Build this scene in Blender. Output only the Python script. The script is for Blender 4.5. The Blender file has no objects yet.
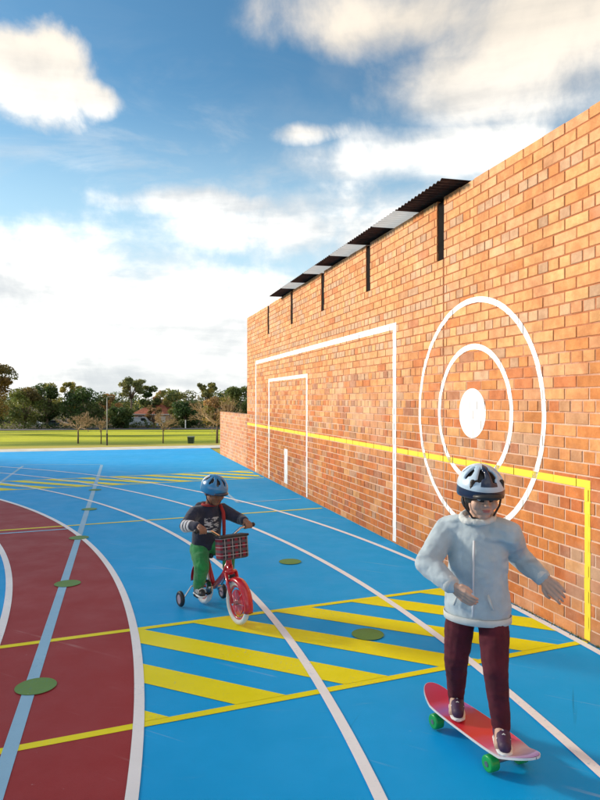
import bpy, bmesh, math, random
import numpy as np
from mathutils import Vector, Matrix, noise as mnoise
random.seed(7); RNG = np.random.default_rng(7)
R = math.radians
scene = bpy.context.scene
COL = scene.collection

# ------------------------------------------------------------------ camera
EYE = 1.63
cam = bpy.data.cameras.new('camera'); camo = bpy.data.objects.new('camera', cam); COL.objects.link(camo)
camo.location = (0, 0, EYE); camo.rotation_euler = (R(90), 0, 0)
cam.sensor_fit = 'HORIZONTAL'; cam.sensor_width = 36; cam.lens = 36 * 641 / 600
cam.clip_start = 0.05; cam.clip_end = 5000
scene.camera = camo

# ------------------------------------------------------------------ light and exposure
SUN_EL, SUN_AZ = R(19), R(-68)          # azimuth clockwise from +Y (the view direction): the sun is low, to the left and a little ahead
sun = bpy.data.lights.new('sun', 'SUN'); suno = bpy.data.objects.new('sun', sun); COL.objects.link(suno)
sun.energy = 2.15; sun.angle = R(8); sun.color = (1.0, 0.88, 0.73)
sdir = Vector((math.sin(SUN_AZ) * math.cos(SUN_EL), math.cos(SUN_AZ) * math.cos(SUN_EL), math.sin(SUN_EL)))
suno.rotation_euler = sdir.to_track_quat('Z', 'Y').to_euler()
vs = scene.view_settings
vs.view_transform = 'Standard'; vs.look = 'None'; vs.exposure = 1.66; vs.gamma = 1; vs.use_curve_mapping = False
scene.cycles.max_bounces = 8

class NT:
    """small node-tree writer"""
    def __init__(s, tree): s.t = tree; s.n = tree.nodes; s.l = tree.links
    def node(s, typ, ins=None, **kw):
        n = s.n.new(typ)
        for k, v in kw.items(): setattr(n, k, v)
        for k, v in (ins or {}).items(): s.set(n.inputs[k], v)
        return n
    def set(s, sock, v):
        if isinstance(v, bpy.types.NodeSocket): s.l.new(v, sock)
        elif isinstance(v, bpy.types.Node): s.l.new(v.outputs[0], sock)
        else:
            if sock.type == 'RGBA' and hasattr(v, '__len__') and len(v) == 3: v = (*v, 1)
            sock.default_value = v
    def m(s, op, a, b=0.0, c=0.0, clamp=False):
        n = s.n.new('ShaderNodeMath'); n.operation = op; n.use_clamp = clamp
        s.set(n.inputs[0], a); s.set(n.inputs[1], b); s.set(n.inputs[2], c); return n.outputs[0]
    def mr(s, v, a, b, c=0.0, d=1.0, smooth=True):
        n = s.n.new('ShaderNodeMapRange'); n.interpolation_type = 'SMOOTHSTEP' if smooth else 'LINEAR'
        for k, x in zip(range(5), (v, a, b, c, d)): s.set(n.inputs[k], x)
        return n.outputs[0]
    def mix(s, f, a, b, mode='MIX'):
        n = s.n.new('ShaderNodeMix'); n.data_type = 'RGBA'; n.blend_type = mode
        s.set(n.inputs[0], f); s.set(n.inputs[6], a); s.set(n.inputs[7], b); return n.outputs[2]
    def noise(s, vec, scale, detail=4, rough=0.55, dist=0.0):
        n = s.n.new('ShaderNodeTexNoise')
        if vec is not None: s.set(n.inputs['Vector'], vec)
        n.inputs['Scale'].default_value = scale; n.inputs['Detail'].default_value = detail
        n.inputs['Roughness'].default_value = rough; n.inputs['Distortion'].default_value = dist
        return n.outputs['Fac']
    def vm(s, op, a, b=(0, 0, 0), scale=None):
        n = s.n.new('ShaderNodeVectorMath'); n.operation = op
        s.set(n.inputs[0], a); s.set(n.inputs[1], b)
        if scale is not None: s.set(n.inputs['Scale'], scale)
        return n.outputs['Value'] if op in ('LENGTH', 'DISTANCE', 'DOT_PRODUCT') else n.outputs[0]

# ------------------------------------------------------------------ sky: Nishita with procedural cloud
world = bpy.data.worlds.new('World'); scene.world = world; world.use_nodes = True
w = NT(world.node_tree); w.n.clear()
sky = w.node('ShaderNodeTexSky', sky_type='NISHITA', sun_disc=False, sun_elevation=SUN_EL, sun_rotation=SUN_AZ,
             altitude=100, air_density=1.0, dust_density=0.6, ozone_density=2.0)
D = w.node('ShaderNodeTexCoord').outputs['Generated']
sp = w.node('ShaderNodeSeparateXYZ', {0: D})
dx, dy, dz = sp.outputs
el = w.m('MAXIMUM', dz, 0.0)
den = w.m('ADD', el, 0.16)
P = w.node('ShaderNodeCombineXYZ', {0: w.m('DIVIDE', dx, den), 1: w.m('DIVIDE', dy, den), 2: 0.0}).outputs[0]
n_lo = w.noise(P, 0.9, 9, 0.58, 0.35)
n_str = w.noise(w.vm('MULTIPLY', D, (2.2, 2.2, 11.0)), 1.0, 8, 0.55, 0.3)
n_puff = w.noise(D, 5.5, 10, 0.58, 0.3)
n_big = w.noise(D, 2.3, 3, 0.5)
# cloud bank low down all round the horizon, thinning with height
thr = w.mr(el, 0.10, 0.40, 0.24, 0.76, False)
bank_n = w.m('ADD', w.m('MULTIPLY', n_puff, 0.5), w.m('ADD', w.m('MULTIPLY', n_str, 0.25), w.m('MULTIPLY', n_big, 0.25)))
bank = w.mr(w.m('SUBTRACT', bank_n, thr), -0.03, 0.13)
# separate cumulus heads
def puff(d, rx, rz, soft=0.5, amp=1.1):
    d = Vector(d).normalized()
    q = w.vm('MULTIPLY', w.vm('SUBTRACT', D, tuple(d)), (1 / rx, 1 / rx, 1 / rz))
    ln = w.m('ADD', w.vm('LENGTH', q), w.m('MULTIPLY', w.m('SUBTRACT', n_puff, 0.5), -2.2 * amp))
    return w.mr(ln, 1.0 + soft, 1.0 - soft * 0.5, 0, 1)
def at(px, py): return ((px - 300) / 641, 1.0, (400 - py) / 641)
cl = bank
for c in (puff(at(44, 84), 0.078, 0.046, 0.6, 1.8), puff(at(95, 98), 0.040, 0.026, 0.5, 1.5), puff(at(15, 66), 0.05, 0.035, 0.5, 1.4), puff(at(550, 42), 0.115, 0.062, 1.3, 1.9), puff(at(478, 84), 0.075, 0.034, 1.3, 1.9), puff(at(400, 20), 0.09, 0.02, 1.8, 2.6),
          puff(at(306, 134), 0.034, 0.010, 1.2, 3.2), puff(at(440, 155), 0.12, 0.022, 1.5, 2.6), puff(at(290, 232), 0.13, 0.042, 0.8, 1.8), puff(at(395, 236), 0.16, 0.060, 0.8, 1.8), puff(at(215, 205), 0.10, 0.016, 0.9, 2.2)):
    cl = w.m('MAXIMUM', cl, c)
wisp = w.m('MULTIPLY', w.mr(n_lo, 0.52, 0.80), 0.35)
rest = w.m('MULTIPLY', w.mr(w.m('ADD', n_lo, w.m('MULTIPLY', w.m('SUBTRACT', n_puff, 0.5), 0.4)), 0.44, 0.62), w.mr(w.m('SUBTRACT', dy, w.m('MULTIPLY', el, 0.5)), 0.58, 0.40))   # broken cloud added over the unseen rest of the sky to raise fill light
cl = w.m('MAXIMUM', cl, rest)
cl = w.m('MAXIMUM', cl, wisp)
shade = w.m('ADD', w.m('MULTIPLY', n_str, 0.6), w.m('MULTIPLY', n_puff, 0.4))
ccol = w.mix(w.mr(shade, 0.40, 0.585), (2.35, 2.45, 2.52), (4.9, 4.75, 4.45))
ccol = w.mix(w.m('MULTIPLY', w.mr(el, 0.30, 0.50), w.mr(dy, 0.3, 0.55)), ccol, w.mix(w.mr(shade, 0.40, 0.60), (2.6, 2.38, 2.08), (3.6, 3.2, 2.66)))
sk = w.mix(1.0, sky.outputs[0], (0.27, 0.45, 0.49), 'MULTIPLY')
sk = w.mix(w.mr(el, 0.46, 0.16, 0.0, 0.75), sk, (2.2, 3.0, 3.4))
veil = w.m('MULTIPLY', w.mr(w.noise(w.vm('MULTIPLY', D, (3.0, 3.0, 9.0)), 1.6, 9, 0.62, 0.8), 0.45, 0.75), w.mr(el, 0.50, 0.26, 0.03, 0.45))     # thin high streaks
fin = w.mix(w.m('MULTIPLY', w.m('MAXIMUM', cl, veil), 0.95), sk, ccol)
bg = w.node('ShaderNodeBackground', {'Color': fin, 'Strength': 0.1})
out = w.node('ShaderNodeOutputWorld'); w.l.new(bg.outputs[0], out.inputs[0])

# ------------------------------------------------------------------ helpers
def tag(o, label=None, cat=None, group=None, kind=None):
    if label: o['label'] = label
    if cat: o['category'] = cat
    if group: o['group'] = group
    if kind: o['kind'] = kind
    return o
def link(name, me, mat=None, parent=None, loc=None, rot=None):
    o = bpy.data.objects.new(name, me); COL.objects.link(o)
    if mat is not None and me is not None and len(me.materials) == 0:
        for x in (mat if isinstance(mat, (list, tuple)) else (mat,)): me.materials.append(x)
    if parent is not None: o.parent = parent
    if loc is not None: o.location = loc
    if rot is not None: o.rotation_euler = rot
    return o
def empty(name, loc=(0, 0, 0), rz=0.0):
    o = bpy.data.objects.new(name, None); COL.objects.link(o); o.location = loc; o.rotation_euler = (0, 0, rz); return o
class MB:
    """collects verts / faces (+ optional colour per face) for one mesh"""
    def __init__(s): s.v = []; s.f = []; s.c = []; s.mi = []
    def add(s, vs, fs, col=(1, 1, 1), mi=0):
        b = len(s.v); s.v += [tuple(x) for x in vs]
        for f in fs: s.f.append(tuple(i + b for i in f)); s.c.append(col); s.mi.append(mi)
    def box(s, a, b, **k):
        (x0, y0, z0), (x1, y1, z1) = a, b
        s.add([(x0, y0, z0), (x1, y0, z0), (x1, y1, z0), (x0, y1, z0), (x0, y0, z1), (x1, y0, z1), (x1, y1, z1), (x0, y1, z1)],
              [(0, 3, 2, 1), (4, 5, 6, 7), (0, 1, 5, 4), (1, 2, 6, 5), (2, 3, 7, 6), (3, 0, 4, 7)], **k)
    def tube(s, pts, rad, n=8, **k):
        pts = [Vector(p) for p in pts]; rad = rad if hasattr(rad, '__len__') else [rad] * len(pts)
        b = []; prev = None
        for i, p in enumerate(pts):
            t = (pts[min(i + 1, len(pts) - 1)] - pts[max(i - 1, 0)]).normalized()
            if prev is None: a = t.orthogonal().normalized()
            else: a = (prev - t * prev.dot(t)); a = a.normalized() if a.length > 1e-6 else t.orthogonal().normalized()
            prev = a; c = t.cross(a)
            b += [p + (a * math.cos(2 * math.pi * j / n) + c * math.sin(2 * math.pi * j / n)) * rad[i] for j in range(n)]
        f = [(i * n + j, i * n + (j + 1) % n, (i + 1) * n + (j + 1) % n, (i + 1) * n + j) for i in range(len(pts) - 1) for j in range(n)]
        f += [tuple(range(n - 1, -1, -1)), tuple(range((len(pts) - 1) * n, len(pts) * n))]
        s.add(b, f, **k)
    def ball(s, c, r, n=14, m=10, rot=None, **k):
        r = Vector(r if hasattr(r, '__len__') else (r, r, r)); c = Vector(c); V = []; F = []
        for i in range(1, m):
            th = math.pi * i / m
            for j in range(n):
                ph = 2 * math.pi * j / n
                q = Vector((math.sin(th) * math.cos(ph) * r.x, math.sin(th) * math.sin(ph) * r.y, math.cos(th) * r.z))
                V.append(c + (rot @ q if rot is not None else q))
        top = Vector((0, 0, r.z)); V.append(c + (rot @ top if rot is not None else top)); V.append(c - (rot @ top if rot is not None else top))
        for i in range(m - 2):
            for j in range(n): F.append((i * n + j, (i + 1) * n + j, (i + 1) * n + (j + 1) % n, i * n + (j + 1) % n))
        T = len(V) - 2
        for j in range(n): F.append((T, j, (j + 1) % n)); F.append((T + 1, (m - 2) * n + (j + 1) % n, (m - 2) * n + j))
        s.add(V, F, **k)
    def torus(s, c, R_, r, axis='y', n=36, m=10, arc=None, **k):
        c = Vector(c); a0, a1 = arc or (0, 2 * math.pi); closed = arc is None; V = []; F = []; nn = n if closed else n + 1
        for i in range(nn):
            t = a0 + (a1 - a0) * i / n
            for j in range(m):
                p = 2 * math.pi * j / m; q = R_ + r * math.cos(p); h = r * math.sin(p)
                V.append(c + Vector((q * math.cos(t), h, q * math.sin(t)) if axis == 'y' else (q * math.cos(t), q * math.sin(t), h)))
        for i in range(n):
            for j in range(m):
                i2 = (i + 1) % nn; F.append((i * m + j, i * m + (j + 1) % m, i2 * m + (j + 1) % m, i2 * m + j))
        if not closed: F += [tuple(range(m)), tuple(range((nn - 1) * m, nn * m))][::1]
        s.add(V, F, **k)
    def cyl(s, a, b, r, n=24, **k): s.tube([a, b], [r, r], n, **k)
    def mesh(s, name, smooth=False, col=False):
        me = bpy.data.meshes.new(name); me.from_pydata(s.v, [], s.f)
        if col:
            at_ = me.attributes.new('tint', 'FLOAT_COLOR', 'FACE')
            at_.data.foreach_set('color', np.array([(*c, 1) if len(c) == 3 else c for c in s.c], dtype=np.float32).ravel())
        if any(s.mi): me.polygons.foreach_set('material_index', s.mi)
        me.validate(); me.update()
        if smooth: me.polygons.foreach_set('use_smooth', [True] * len(me.polygons))
        return me
    def build(s, name, mat=None, parent=None, smooth=False, col=False, auto=None, bevel=0, **k):
        me = s.mesh(name, smooth, col)
        if bevel:
            bm = bmesh.new(); bm.from_mesh(me); bmesh.ops.recalc_face_normals(bm, faces=bm.faces)
            bmesh.ops.bevel(bm, geom=list(bm.edges), offset=bevel, segments=2, affect='EDGES', profile=0.6); bm.to_mesh(me); bm.free()
        if auto is not None:
            me.polygons.foreach_set('use_smooth', [True] * len(me.polygons))
            me.set_sharp_from_angle(angle=R(auto))
        return link(name, me, mat, parent, **k)

def baked(o):
    """apply the object's modifiers to its mesh"""
    dg = bpy.context.evaluated_depsgraph_get(); dg.update()
    me = bpy.data.meshes.new_from_object(o.evaluated_get(dg)); old = o.data; o.modifiers.clear(); o.data = me
    me.polygons.foreach_set('use_smooth', [True] * len(me.polygons)); return o

# ------------------------------------------------------------------ materials
def mat(name, color=(0.5, 0.5, 0.5), rough=0.6, var=0.0, scale=8.0, bump=0.0, bscale=60.0, spec=0.5, metal=0.0, coord='Object', coat=0.0, sheen=0.0, trans=0.0, fold=0.0):
    m = bpy.data.materials.new(name); m.use_nodes = True; t = NT(m.node_tree); t.n.clear()
    co = t.node('ShaderNodeTexCoord').outputs[coord]
    b = t.node('ShaderNodeBsdfPrincipled', {'Roughness': rough, 'Specular IOR Level': spec, 'Metallic': metal, 'Coat Weight': coat, 'Sheen Weight': sheen})
    c = color
    if var:
        f = t.noise(co, scale, 5, 0.6)
        c = t.mix(t.mr(f, 0.3, 0.7), tuple(x * (1 - var) for x in color), tuple(min(1, x * (1 + var)) for x in color))
    t.set(b.inputs['Base Color'], c)
    if bump:
        bn = t.node('ShaderNodeBump', {'Strength': bump, 'Distance': 0.01, 'Height': t.noise(co, bscale, 4, 0.6)})
        if fold:
            fb = t.node('ShaderNodeBump', {'Strength': fold, 'Distance': 0.045, 'Height': ridged(t, t.vm('MULTIPLY', co, (5, 5, 11)))}); t.set(bn.inputs['Normal'], fb.outputs[0])
        t.set(b.inputs['Normal'], bn.outputs[0])
    o = t.node('ShaderNodeOutputMaterial')
    if trans:
        tr = t.node('ShaderNodeBsdfTranslucent', {'Color': c}); mx = t.node('ShaderNodeMixShader', {0: trans, 1: b.outputs[0], 2: tr.outputs[0]}); t.set(o.inputs[0], mx.outputs[0])
    else: t.set(o.inputs[0], b.outputs[0])
    m['nt'] = 1
    return m

def ridged(t, vec):
    n = t.n.new('ShaderNodeTexNoise'); n.noise_type = 'RIDGED_MULTIFRACTAL'; t.set(n.inputs['Vector'], vec)
    n.inputs['Scale'].default_value = 1.0; n.inputs['Detail'].default_value = 3; n.inputs['Distortion'].default_value = 0.6; return n.outputs['Fac']

def court_mat(name, color, rough=0.5, wear=0.5, grit=0.35, wearcol=(0.55, 0.62, 0.68), under=None):
    """acrylic sports surface: fine sand grain, faint roller lap patches, scuffs and dust"""
    m = bpy.data.materials.new(name); m.use_nodes = True; t = NT(m.node_tree); t.n.clear()
    co = t.node('ShaderNodeTexCoord').outputs['Object']
    big = t.noise(co, 0.45, 5, 0.6); mid = t.noise(co, 3.0, 6, 0.65); fine = t.noise(co, 240, 3, 0.7)
    st = t.noise(t.vm('MULTIPLY', co, (1.2, 9.0, 1.0)), 1.4, 6, 0.62, 0.5)
    c = t.mix(t.mr(big, 0.3, 0.7), tuple(x * 0.93 for x in color), tuple(min(1, x * 1.06) for x in color))
    c = t.mix(t.mr(mid, 0.25, 0.75, 0, 0.45), c, tuple(x * 0.86 for x in color))
    c = t.mix(t.m('MULTIPLY', t.mr(st, 0.62, 0.82), 0.16 * wear), c, wearcol)
    spk = t.mr(t.noise(co, 34, 2, 0.5), 0.73, 0.78)
    patch = t.mr(t.noise(co, 0.9, 4, 0.6), 0.5, 0.68)
    c = t.mix(t.m('MULTIPLY', t.m('MULTIPLY', spk, patch), 0.35 * wear), c, (0.75, 0.8, 0.82))
    dk = t.mr(t.noise(co, 17, 3, 0.5), 0.73, 0.8)
    c = t.mix(t.m('MULTIPLY', dk, 0.22 * wear), c, (0.05, 0.06, 0.07))
    c = t.mix(t.mr(fine, 0.3, 0.75, 0, grit), c, tuple(x * 0.62 for x in color))
    if under:                                                   # paint rubbed through to the surface below in small flecks
        ch = t.m('MULTIPLY', t.mr(t.noise(co, 55, 5, 0.7), 0.56, 0.66), t.mr(t.noise(co, 1.6, 4, 0.6), 0.40, 0.66))
        c = t.mix(t.m('MULTIPLY', ch, 0.45), c, under)
    else:                                                       # long faint tyre and shoe marks
        for ang, th_ in ((0.5, 0.600), (2.0, 0.615)):
            rot = t.node('ShaderNodeVectorRotate', {'Vector': co, 'Angle': ang}, rotation_type='Z_AXIS').outputs[0]
            mk = t.mr(t.noise(t.vm('MULTIPLY', rot, (0.7, 26.0, 1.0)), 1.0, 3, 0.45, 0.6), th_ + .05, th_ + .11)
            c = t.mix(t.m('MULTIPLY', t.m('MULTIPLY', mk, patch), 0.48 * wear), c, wearcol if ang < 1 else tuple(x * 0.4 for x in color))
    bn = t.node('ShaderNodeBump', {'Strength': 0.5, 'Distance': 0.002, 'Height': fine})
    b = t.node('ShaderNodeBsdfPrincipled', {'Base Color': c, 'Roughness': t.mr(mid, 0.2, 0.8, rough - 0.06, rough + 0.1), 'Specular IOR Level': 0.15, 'Normal': bn.outputs[0]})
    o = t.node('ShaderNodeOutputMaterial', {0: b.outputs[0]})
    return m

def brick_mat(name, source):
    m = bpy.data.materials.new(name); m.use_nodes = True; t = NT(m.node_tree); t.n.clear()
    if source == 'object':
        oi = t.node('ShaderNodeObjectInfo'); base = oi.outputs['Color']
        co = t.vm('ADD', t.node('ShaderNodeTexCoord').outputs['Object'], t.vm('SCALE', t.node('ShaderNodeCombineXYZ', {0: oi.outputs['Random'], 1: oi.outputs['Random'], 2: 0.3}).outputs[0], scale=37.0))
    else:
        base = t.node('ShaderNodeAttribute', attribute_name='tint').outputs['Color']
        co = t.node('ShaderNodeTexCoord').outputs['Object']
    n1 = t.noise(co, 9, 6, 0.65); n2 = t.noise(co, 60, 4, 0.65); n3 = t.noise(co, 230, 3, 0.7)
    c = t.mix(t.mr(n1, 0.3, 0.72), t.mix(1.0, base, (0.80, 0.72, 0.66), 'MULTIPLY'), t.mix(1.0, base, (1.14, 1.13, 1.10), 'MULTIPLY'))
    c = t.mix(t.mr(n2, 0.55, 0.8, 0, 0.35), c, t.mix(1.0, base, (0.62, 0.5, 0.42), 'MULTIPLY'))
    c = t.mix(t.mr(n2, 0.42, 0.22, 0, 0.28), c, (0.62, 0.50, 0.36))
    c = t.mix(t.mr(n3, 0.64, 0.76, 0, 0.55), c, (0.10, 0.05, 0.035))
    wp_ = t.node('ShaderNodeNewGeometry').outputs['Position']                        # rain streaks and grime shared by the whole wall
    st = t.noise(t.vm('MULTIPLY', wp_, (3.2, 3.2, 0.35)), 1.0, 6, 0.62, 0.3); bl = t.noise(wp_, 1.1, 5, 0.6)
    c = t.mix(t.m('MULTIPLY', t.mr(st, 0.50, 0.72), 0.40), c, t.mix(1.0, c, (0.62, 0.56, 0.52), 'MULTIPLY'))
    c = t.mix(t.m('MULTIPLY', t.mr(bl, 0.52, 0.7), 0.30), c, (0.62, 0.46, 0.33))
    h = t.m('ADD', t.m('MULTIPLY', n2, 0.7), t.m('MULTIPLY', n3, 0.5))
    bn = t.node('ShaderNodeBump', {'Strength': 0.7, 'Distance': 0.004, 'Height': h})
    b = t.node('ShaderNodeBsdfPrincipled', {'Base Color': c, 'Roughness': 0.85, 'Specular IOR Level': 0.25, 'Normal': bn.outputs[0]})
    t.node('ShaderNodeOutputMaterial', {0: b.outputs[0]})
    t.l.new(b.outputs[0], t.n['Material Output'].inputs[0])
    return m

def mortar_mat():
    m = bpy.data.materials.new('mortar'); m.use_nodes = True; t = NT(m.node_tree); t.n.clear()
    co = t.node('ShaderNodeTexCoord').outputs['Object']; z = t.node('ShaderNodeSeparateXYZ', {0: co}).outputs[2]
    n = t.noise(co, 5, 5, 0.6); n2 = t.noise(co, 120, 4, 0.7)
    f = t.mr(t.m('ADD', z, t.m('MULTIPLY', t.m('SUBTRACT', n, 0.5), 2.2)), 0.9, 2.4)          # repointed pale mortar low down, raw red mortar above
    c = t.mix(f, (0.70, 0.48, 0.36), (0.40, 0.15, 0.07))
    c = t.mix(t.mr(n2, 0.35, 0.75, 0, 0.5), c, t.mix(1.0, c, (0.6, 0.52, 0.48), 'MULTIPLY'))
    bn = t.node('ShaderNodeBump', {'Strength': 0.8, 'Distance': 0.004, 'Height': n2})
    b = t.node('ShaderNodeBsdfPrincipled', {'Base Color': c, 'Roughness': 0.95, 'Specular IOR Level': 0.1, 'Normal': bn.outputs[0]})
    t.node('ShaderNodeOutputMaterial', {0: b.outputs[0]}); return m

def paint_mat(name, color, flake=0.25):
    """wall paint with brick grain showing through"""
    m = bpy.data.materials.new(name); m.use_nodes = True; t = NT(m.node_tree); t.n.clear()
    co = t.node('ShaderNodeTexCoord').outputs['Object']
    n = t.noise(co, 45, 5, 0.65); n3 = t.noise(co, 200, 3, 0.7)
    c = t.mix(t.mr(n, 0.6, 0.78, 0, flake), color, (0.52, 0.33, 0.2))
    bn = t.node('ShaderNodeBump', {'Strength': 0.6, 'Distance': 0.003, 'Height': t.m('ADD', n, t.m('MULTIPLY', n3, 0.5))})
    b = t.node('ShaderNodeBsdfPrincipled', {'Base Color': c, 'Roughness': 0.6, 'Specular IOR Level': 0.3, 'Normal': bn.outputs[0]})
    t.node('ShaderNodeOutputMaterial', {0: b.outputs[0]}); return m

def leaf_mat(name, trans=0.35):
    m = bpy.data.materials.new(name); m.use_nodes = True; t = NT(m.node_tree); t.n.clear()
    a = t.node('ShaderNodeAttribute', attribute_name='tint').outputs['Color']
    b = t.node('ShaderNodeBsdfPrincipled', {'Base Color': a, 'Roughness': 0.6, 'Specular IOR Level': 0.3})
    tr = t.node('ShaderNodeBsdfTranslucent', {'Color': a})
    mx = t.node('ShaderNodeMixShader', {0: trans, 1: b.outputs[0], 2: tr.outputs[0]})
    t.node('ShaderNodeOutputMaterial', {0: mx.outputs[0]}); return m

M = dict(
    blue=court_mat('blue_court_acrylic', (0.0005, 0.405, 0.86), 0.55, 1.0),
    red=court_mat('red_track_acrylic', (0.35, 0.036, 0.038), 0.55, 0.9, wearcol=(0.5, 0.3, 0.28)),
    yellow=court_mat('yellow_line_paint', (0.88, 0.80, 0.004), 0.5, 0.4, 0.08, under=(0.1, 0.3, 0.5)),
    white=court_mat('white_line_paint', (0.89, 0.90, 0.90), 0.5, 0.5, 0.04, wearcol=(0.5, 0.6, 0.7), under=(0.08, 0.34, 0.68)),
    pale=court_mat('pale_blue_line_paint', (0.30, 0.56, 0.76), 0.5, 0.5, 0.12, under=(0.05, 0.25, 0.5)),
    olive=court_mat('olive_dot_paint', (0.14, 0.29, 0.07), 0.55, 0.8, 0.3, wearcol=(0.4, 0.45, 0.3), under=(0.06, 0.2, 0.25)),
    concrete=mat('concrete', (0.62, 0.58, 0.50), 0.9, 0.15, 2.0, 0.4, 120),
    brick_o=brick_mat('fired_brick', 'object'), brick_a=brick_mat('fired_brick_mass', 'attribute'), mortar=mortar_mat(),
    wpaint=paint_mat('white_wall_paint', (0.84, 0.83, 0.80)), ypaint=paint_mat('yellow_wall_paint', (0.85, 0.64, 0.04)),
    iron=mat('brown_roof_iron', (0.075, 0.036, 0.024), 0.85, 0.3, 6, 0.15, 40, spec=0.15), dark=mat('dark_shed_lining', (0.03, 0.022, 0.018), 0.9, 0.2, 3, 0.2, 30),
    fibre=mat('translucent_fibreglass', (0.50, 0.53, 0.54), 0.4, 0.06, 5, 0.1, 50, trans=0.6),
    timber=mat('dark_timber', (0.07, 0.04, 0.025), 0.8, 0.3, 12, 0.3, 60),
    bark=mat('bark', (0.16, 0.11, 0.075), 0.9, 0.35, 4, 0.6, 25), twig=mat('bare_twig', (0.46, 0.31, 0.17), 0.9, 0.3, 3),
    leaf=leaf_mat('leaf'),
)

# ------------------------------------------------------------------ ground: court, path, lawn, road
# court axes: WN points from the court into the wall, WT runs along the wall away from the camera
WN, WT = Vector((0.9604, 0.2787)), Vector((-0.2787, 0.9604)); WQ = 3.068
def wall_pt(s, q=WQ, z=0.0): p = WN * q + WT * s; return (p.x, p.y, z)
E0, E1 = Vector((-9.4, 20.09)), Vector((-3.12, 21.77)); ED = (E1 - E0).normalized(); EN = Vector((-ED.y, ED.x))
def past_edge(x, y): return (Vector((x, y)) - E0).dot(EN)
def terrain_z(x, y):
    d = past_edge(x, y) - 1.5
    if d <= 0: return -0.03
    xs = [0, 2, 10, 38, 60, 118, 160, 400, 3000]; zs = [-0.03, -0.08, -0.75, -2.55, -3.05, -4.0, -4.2, -4.2, -4.2]
    return float(np.interp(d, xs, zs)) + 0.06 * mnoise.noise((x * 0.05, y * 0.05, 0)) * min(1, d / 20)
def corner(p, q): return p
# court slab
fr = E0 + ED * 40; fl = E0 - ED * 16
wl = Vector(wall_pt(19.3)[:2])
hit = E0 + ED * ((wl - E0).dot(ED))
court_poly = [(-24, -4), (wall_pt(-5)[0], wall_pt(-5)[1]), (wall_pt(19.2)[0], wall_pt(19.2)[1]), tuple(hit), tuple(E0 - ED * 15)]
b = MB(); b.add([(x, y, 0) for x, y in court_poly], [tuple(range(len(court_poly)))])
court = tag(b.build('court_surface', M['blue']), kind='structure')
b = MB(); a0 = E0 - ED * 15.5; a1 = E0 + ED * 14
w_ = 1.35; b.add([(a0.x, a0.y, -0.006), (a1.x, a1.y, -0.006), (a1.x + EN.x * w_, a1.y + EN.y * w_, -0.006), (a0.x + EN.x * w_, a0.y + EN.y * w_, -0.006)], [(0, 1, 2, 3)])
tag(b.build('concrete_path', M['concrete']), kind='structure')
# terrain sheet
def axis(lo, hi, near, far): 
    out_ = [lo]; 
    while out_[-1] < hi:
        x = out_[-1]; out_.append(x + max(near, min(far, abs(x - 10) * 0.12)))
    return out_
xs = sorted(set([-v for v in axis(0, 2500, 3, 300)] + axis(0, 2500, 3, 300))); ys = sorted(set([-v for v in axis(0, 1500, 4, 300)] + axis(0, 2600, 2.0, 300)))
b = MB(); nx = len(xs)
b.add([(x, y, terrain_z(x, y)) for y in ys for x in xs], [(j * nx + i, j * nx + i + 1, (j + 1) * nx + i + 1, (j + 1) * nx + i) for j in range(len(ys) - 1) for i in range(nx - 1)])
m = bpy.data.materials.new('lawn_grass'); m.use_nodes = True; t = NT(m.node_tree); t.n.clear()
co = t.node('ShaderNodeTexCoord').outputs['Object']
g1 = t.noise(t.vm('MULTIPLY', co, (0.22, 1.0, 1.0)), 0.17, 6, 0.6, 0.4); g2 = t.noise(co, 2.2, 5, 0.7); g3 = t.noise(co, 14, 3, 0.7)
c = t.mix(t.mr(g1, 0.36, 0.62), (0.14, 0.20, 0.012), (0.60, 0.60, 0.03))  # dark streaks painted into the grass stand in for long tree shadows
c = t.mix(t.mr(g2, 0.4, 0.75, 0, 0.55), c, (0.30, 0.30, 0.05)); c = t.mix(t.mr(g3, 0.4, 0.75, 0, 0.35), c, (0.05, 0.09, 0.01))
yy = t.vm('DOT_PRODUCT', co, (EN.x, EN.y, 0))
dry = t.mr(t.m('ADD', yy, t.m('MULTIPLY', t.m('SUBTRACT', g1, 0.5), 10.0)), E0.dot(EN) + 42, E0.dot(EN) + 36)   # worn dry grass along the court bank
c = t.mix(t.m('MULTIPLY', dry, 0.75), c, (0.48, 0.38, 0.10))
litter = t.mr(t.m('ADD', t.node('ShaderNodeSeparateXYZ', {0: co}).outputs[1], t.m('MULTIPLY', t.m('SUBTRACT', g2, 0.5), 6.0)), 117, 122)      # leaf litter and bare earth under the trees
c = t.mix(litter, c, (0.075, 0.055, 0.032))
bb = t.node('ShaderNodeBsdfPrincipled', {'Base Color': c, 'Roughness': 0.85, 'Specular IOR Level': 0.1, 'Normal': t.node('ShaderNodeBump', {'Strength': 0.6, 'Distance': 0.08, 'Height': g3}).outputs[0]})
tr = t.node('ShaderNodeBsdfTranslucent', {'Color': c}); 
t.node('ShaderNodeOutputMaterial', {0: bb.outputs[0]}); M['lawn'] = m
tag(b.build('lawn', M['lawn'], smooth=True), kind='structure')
# road along the far side of the lawn
M['asphalt'] = mat('asphalt', (0.06, 0.06, 0.062), 0.9, 0.25, 0.4)
b = MB(); V = []
for i in range(41):
    x = -110 + i * 4.5
    for k in range(4):
        y = 112 + 0.03 * x + k * 4.0; V.append((x, y, terrain_z(x, y) + 0.09))
b.add(V, [(i * 4 + k, (i + 1) * 4 + k, (i + 1) * 4 + k + 1, i * 4 + k + 1) for i in range(40) for k in range(3)])
tag(b.build('road', M['asphalt'], smooth=True), kind='structure')

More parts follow.
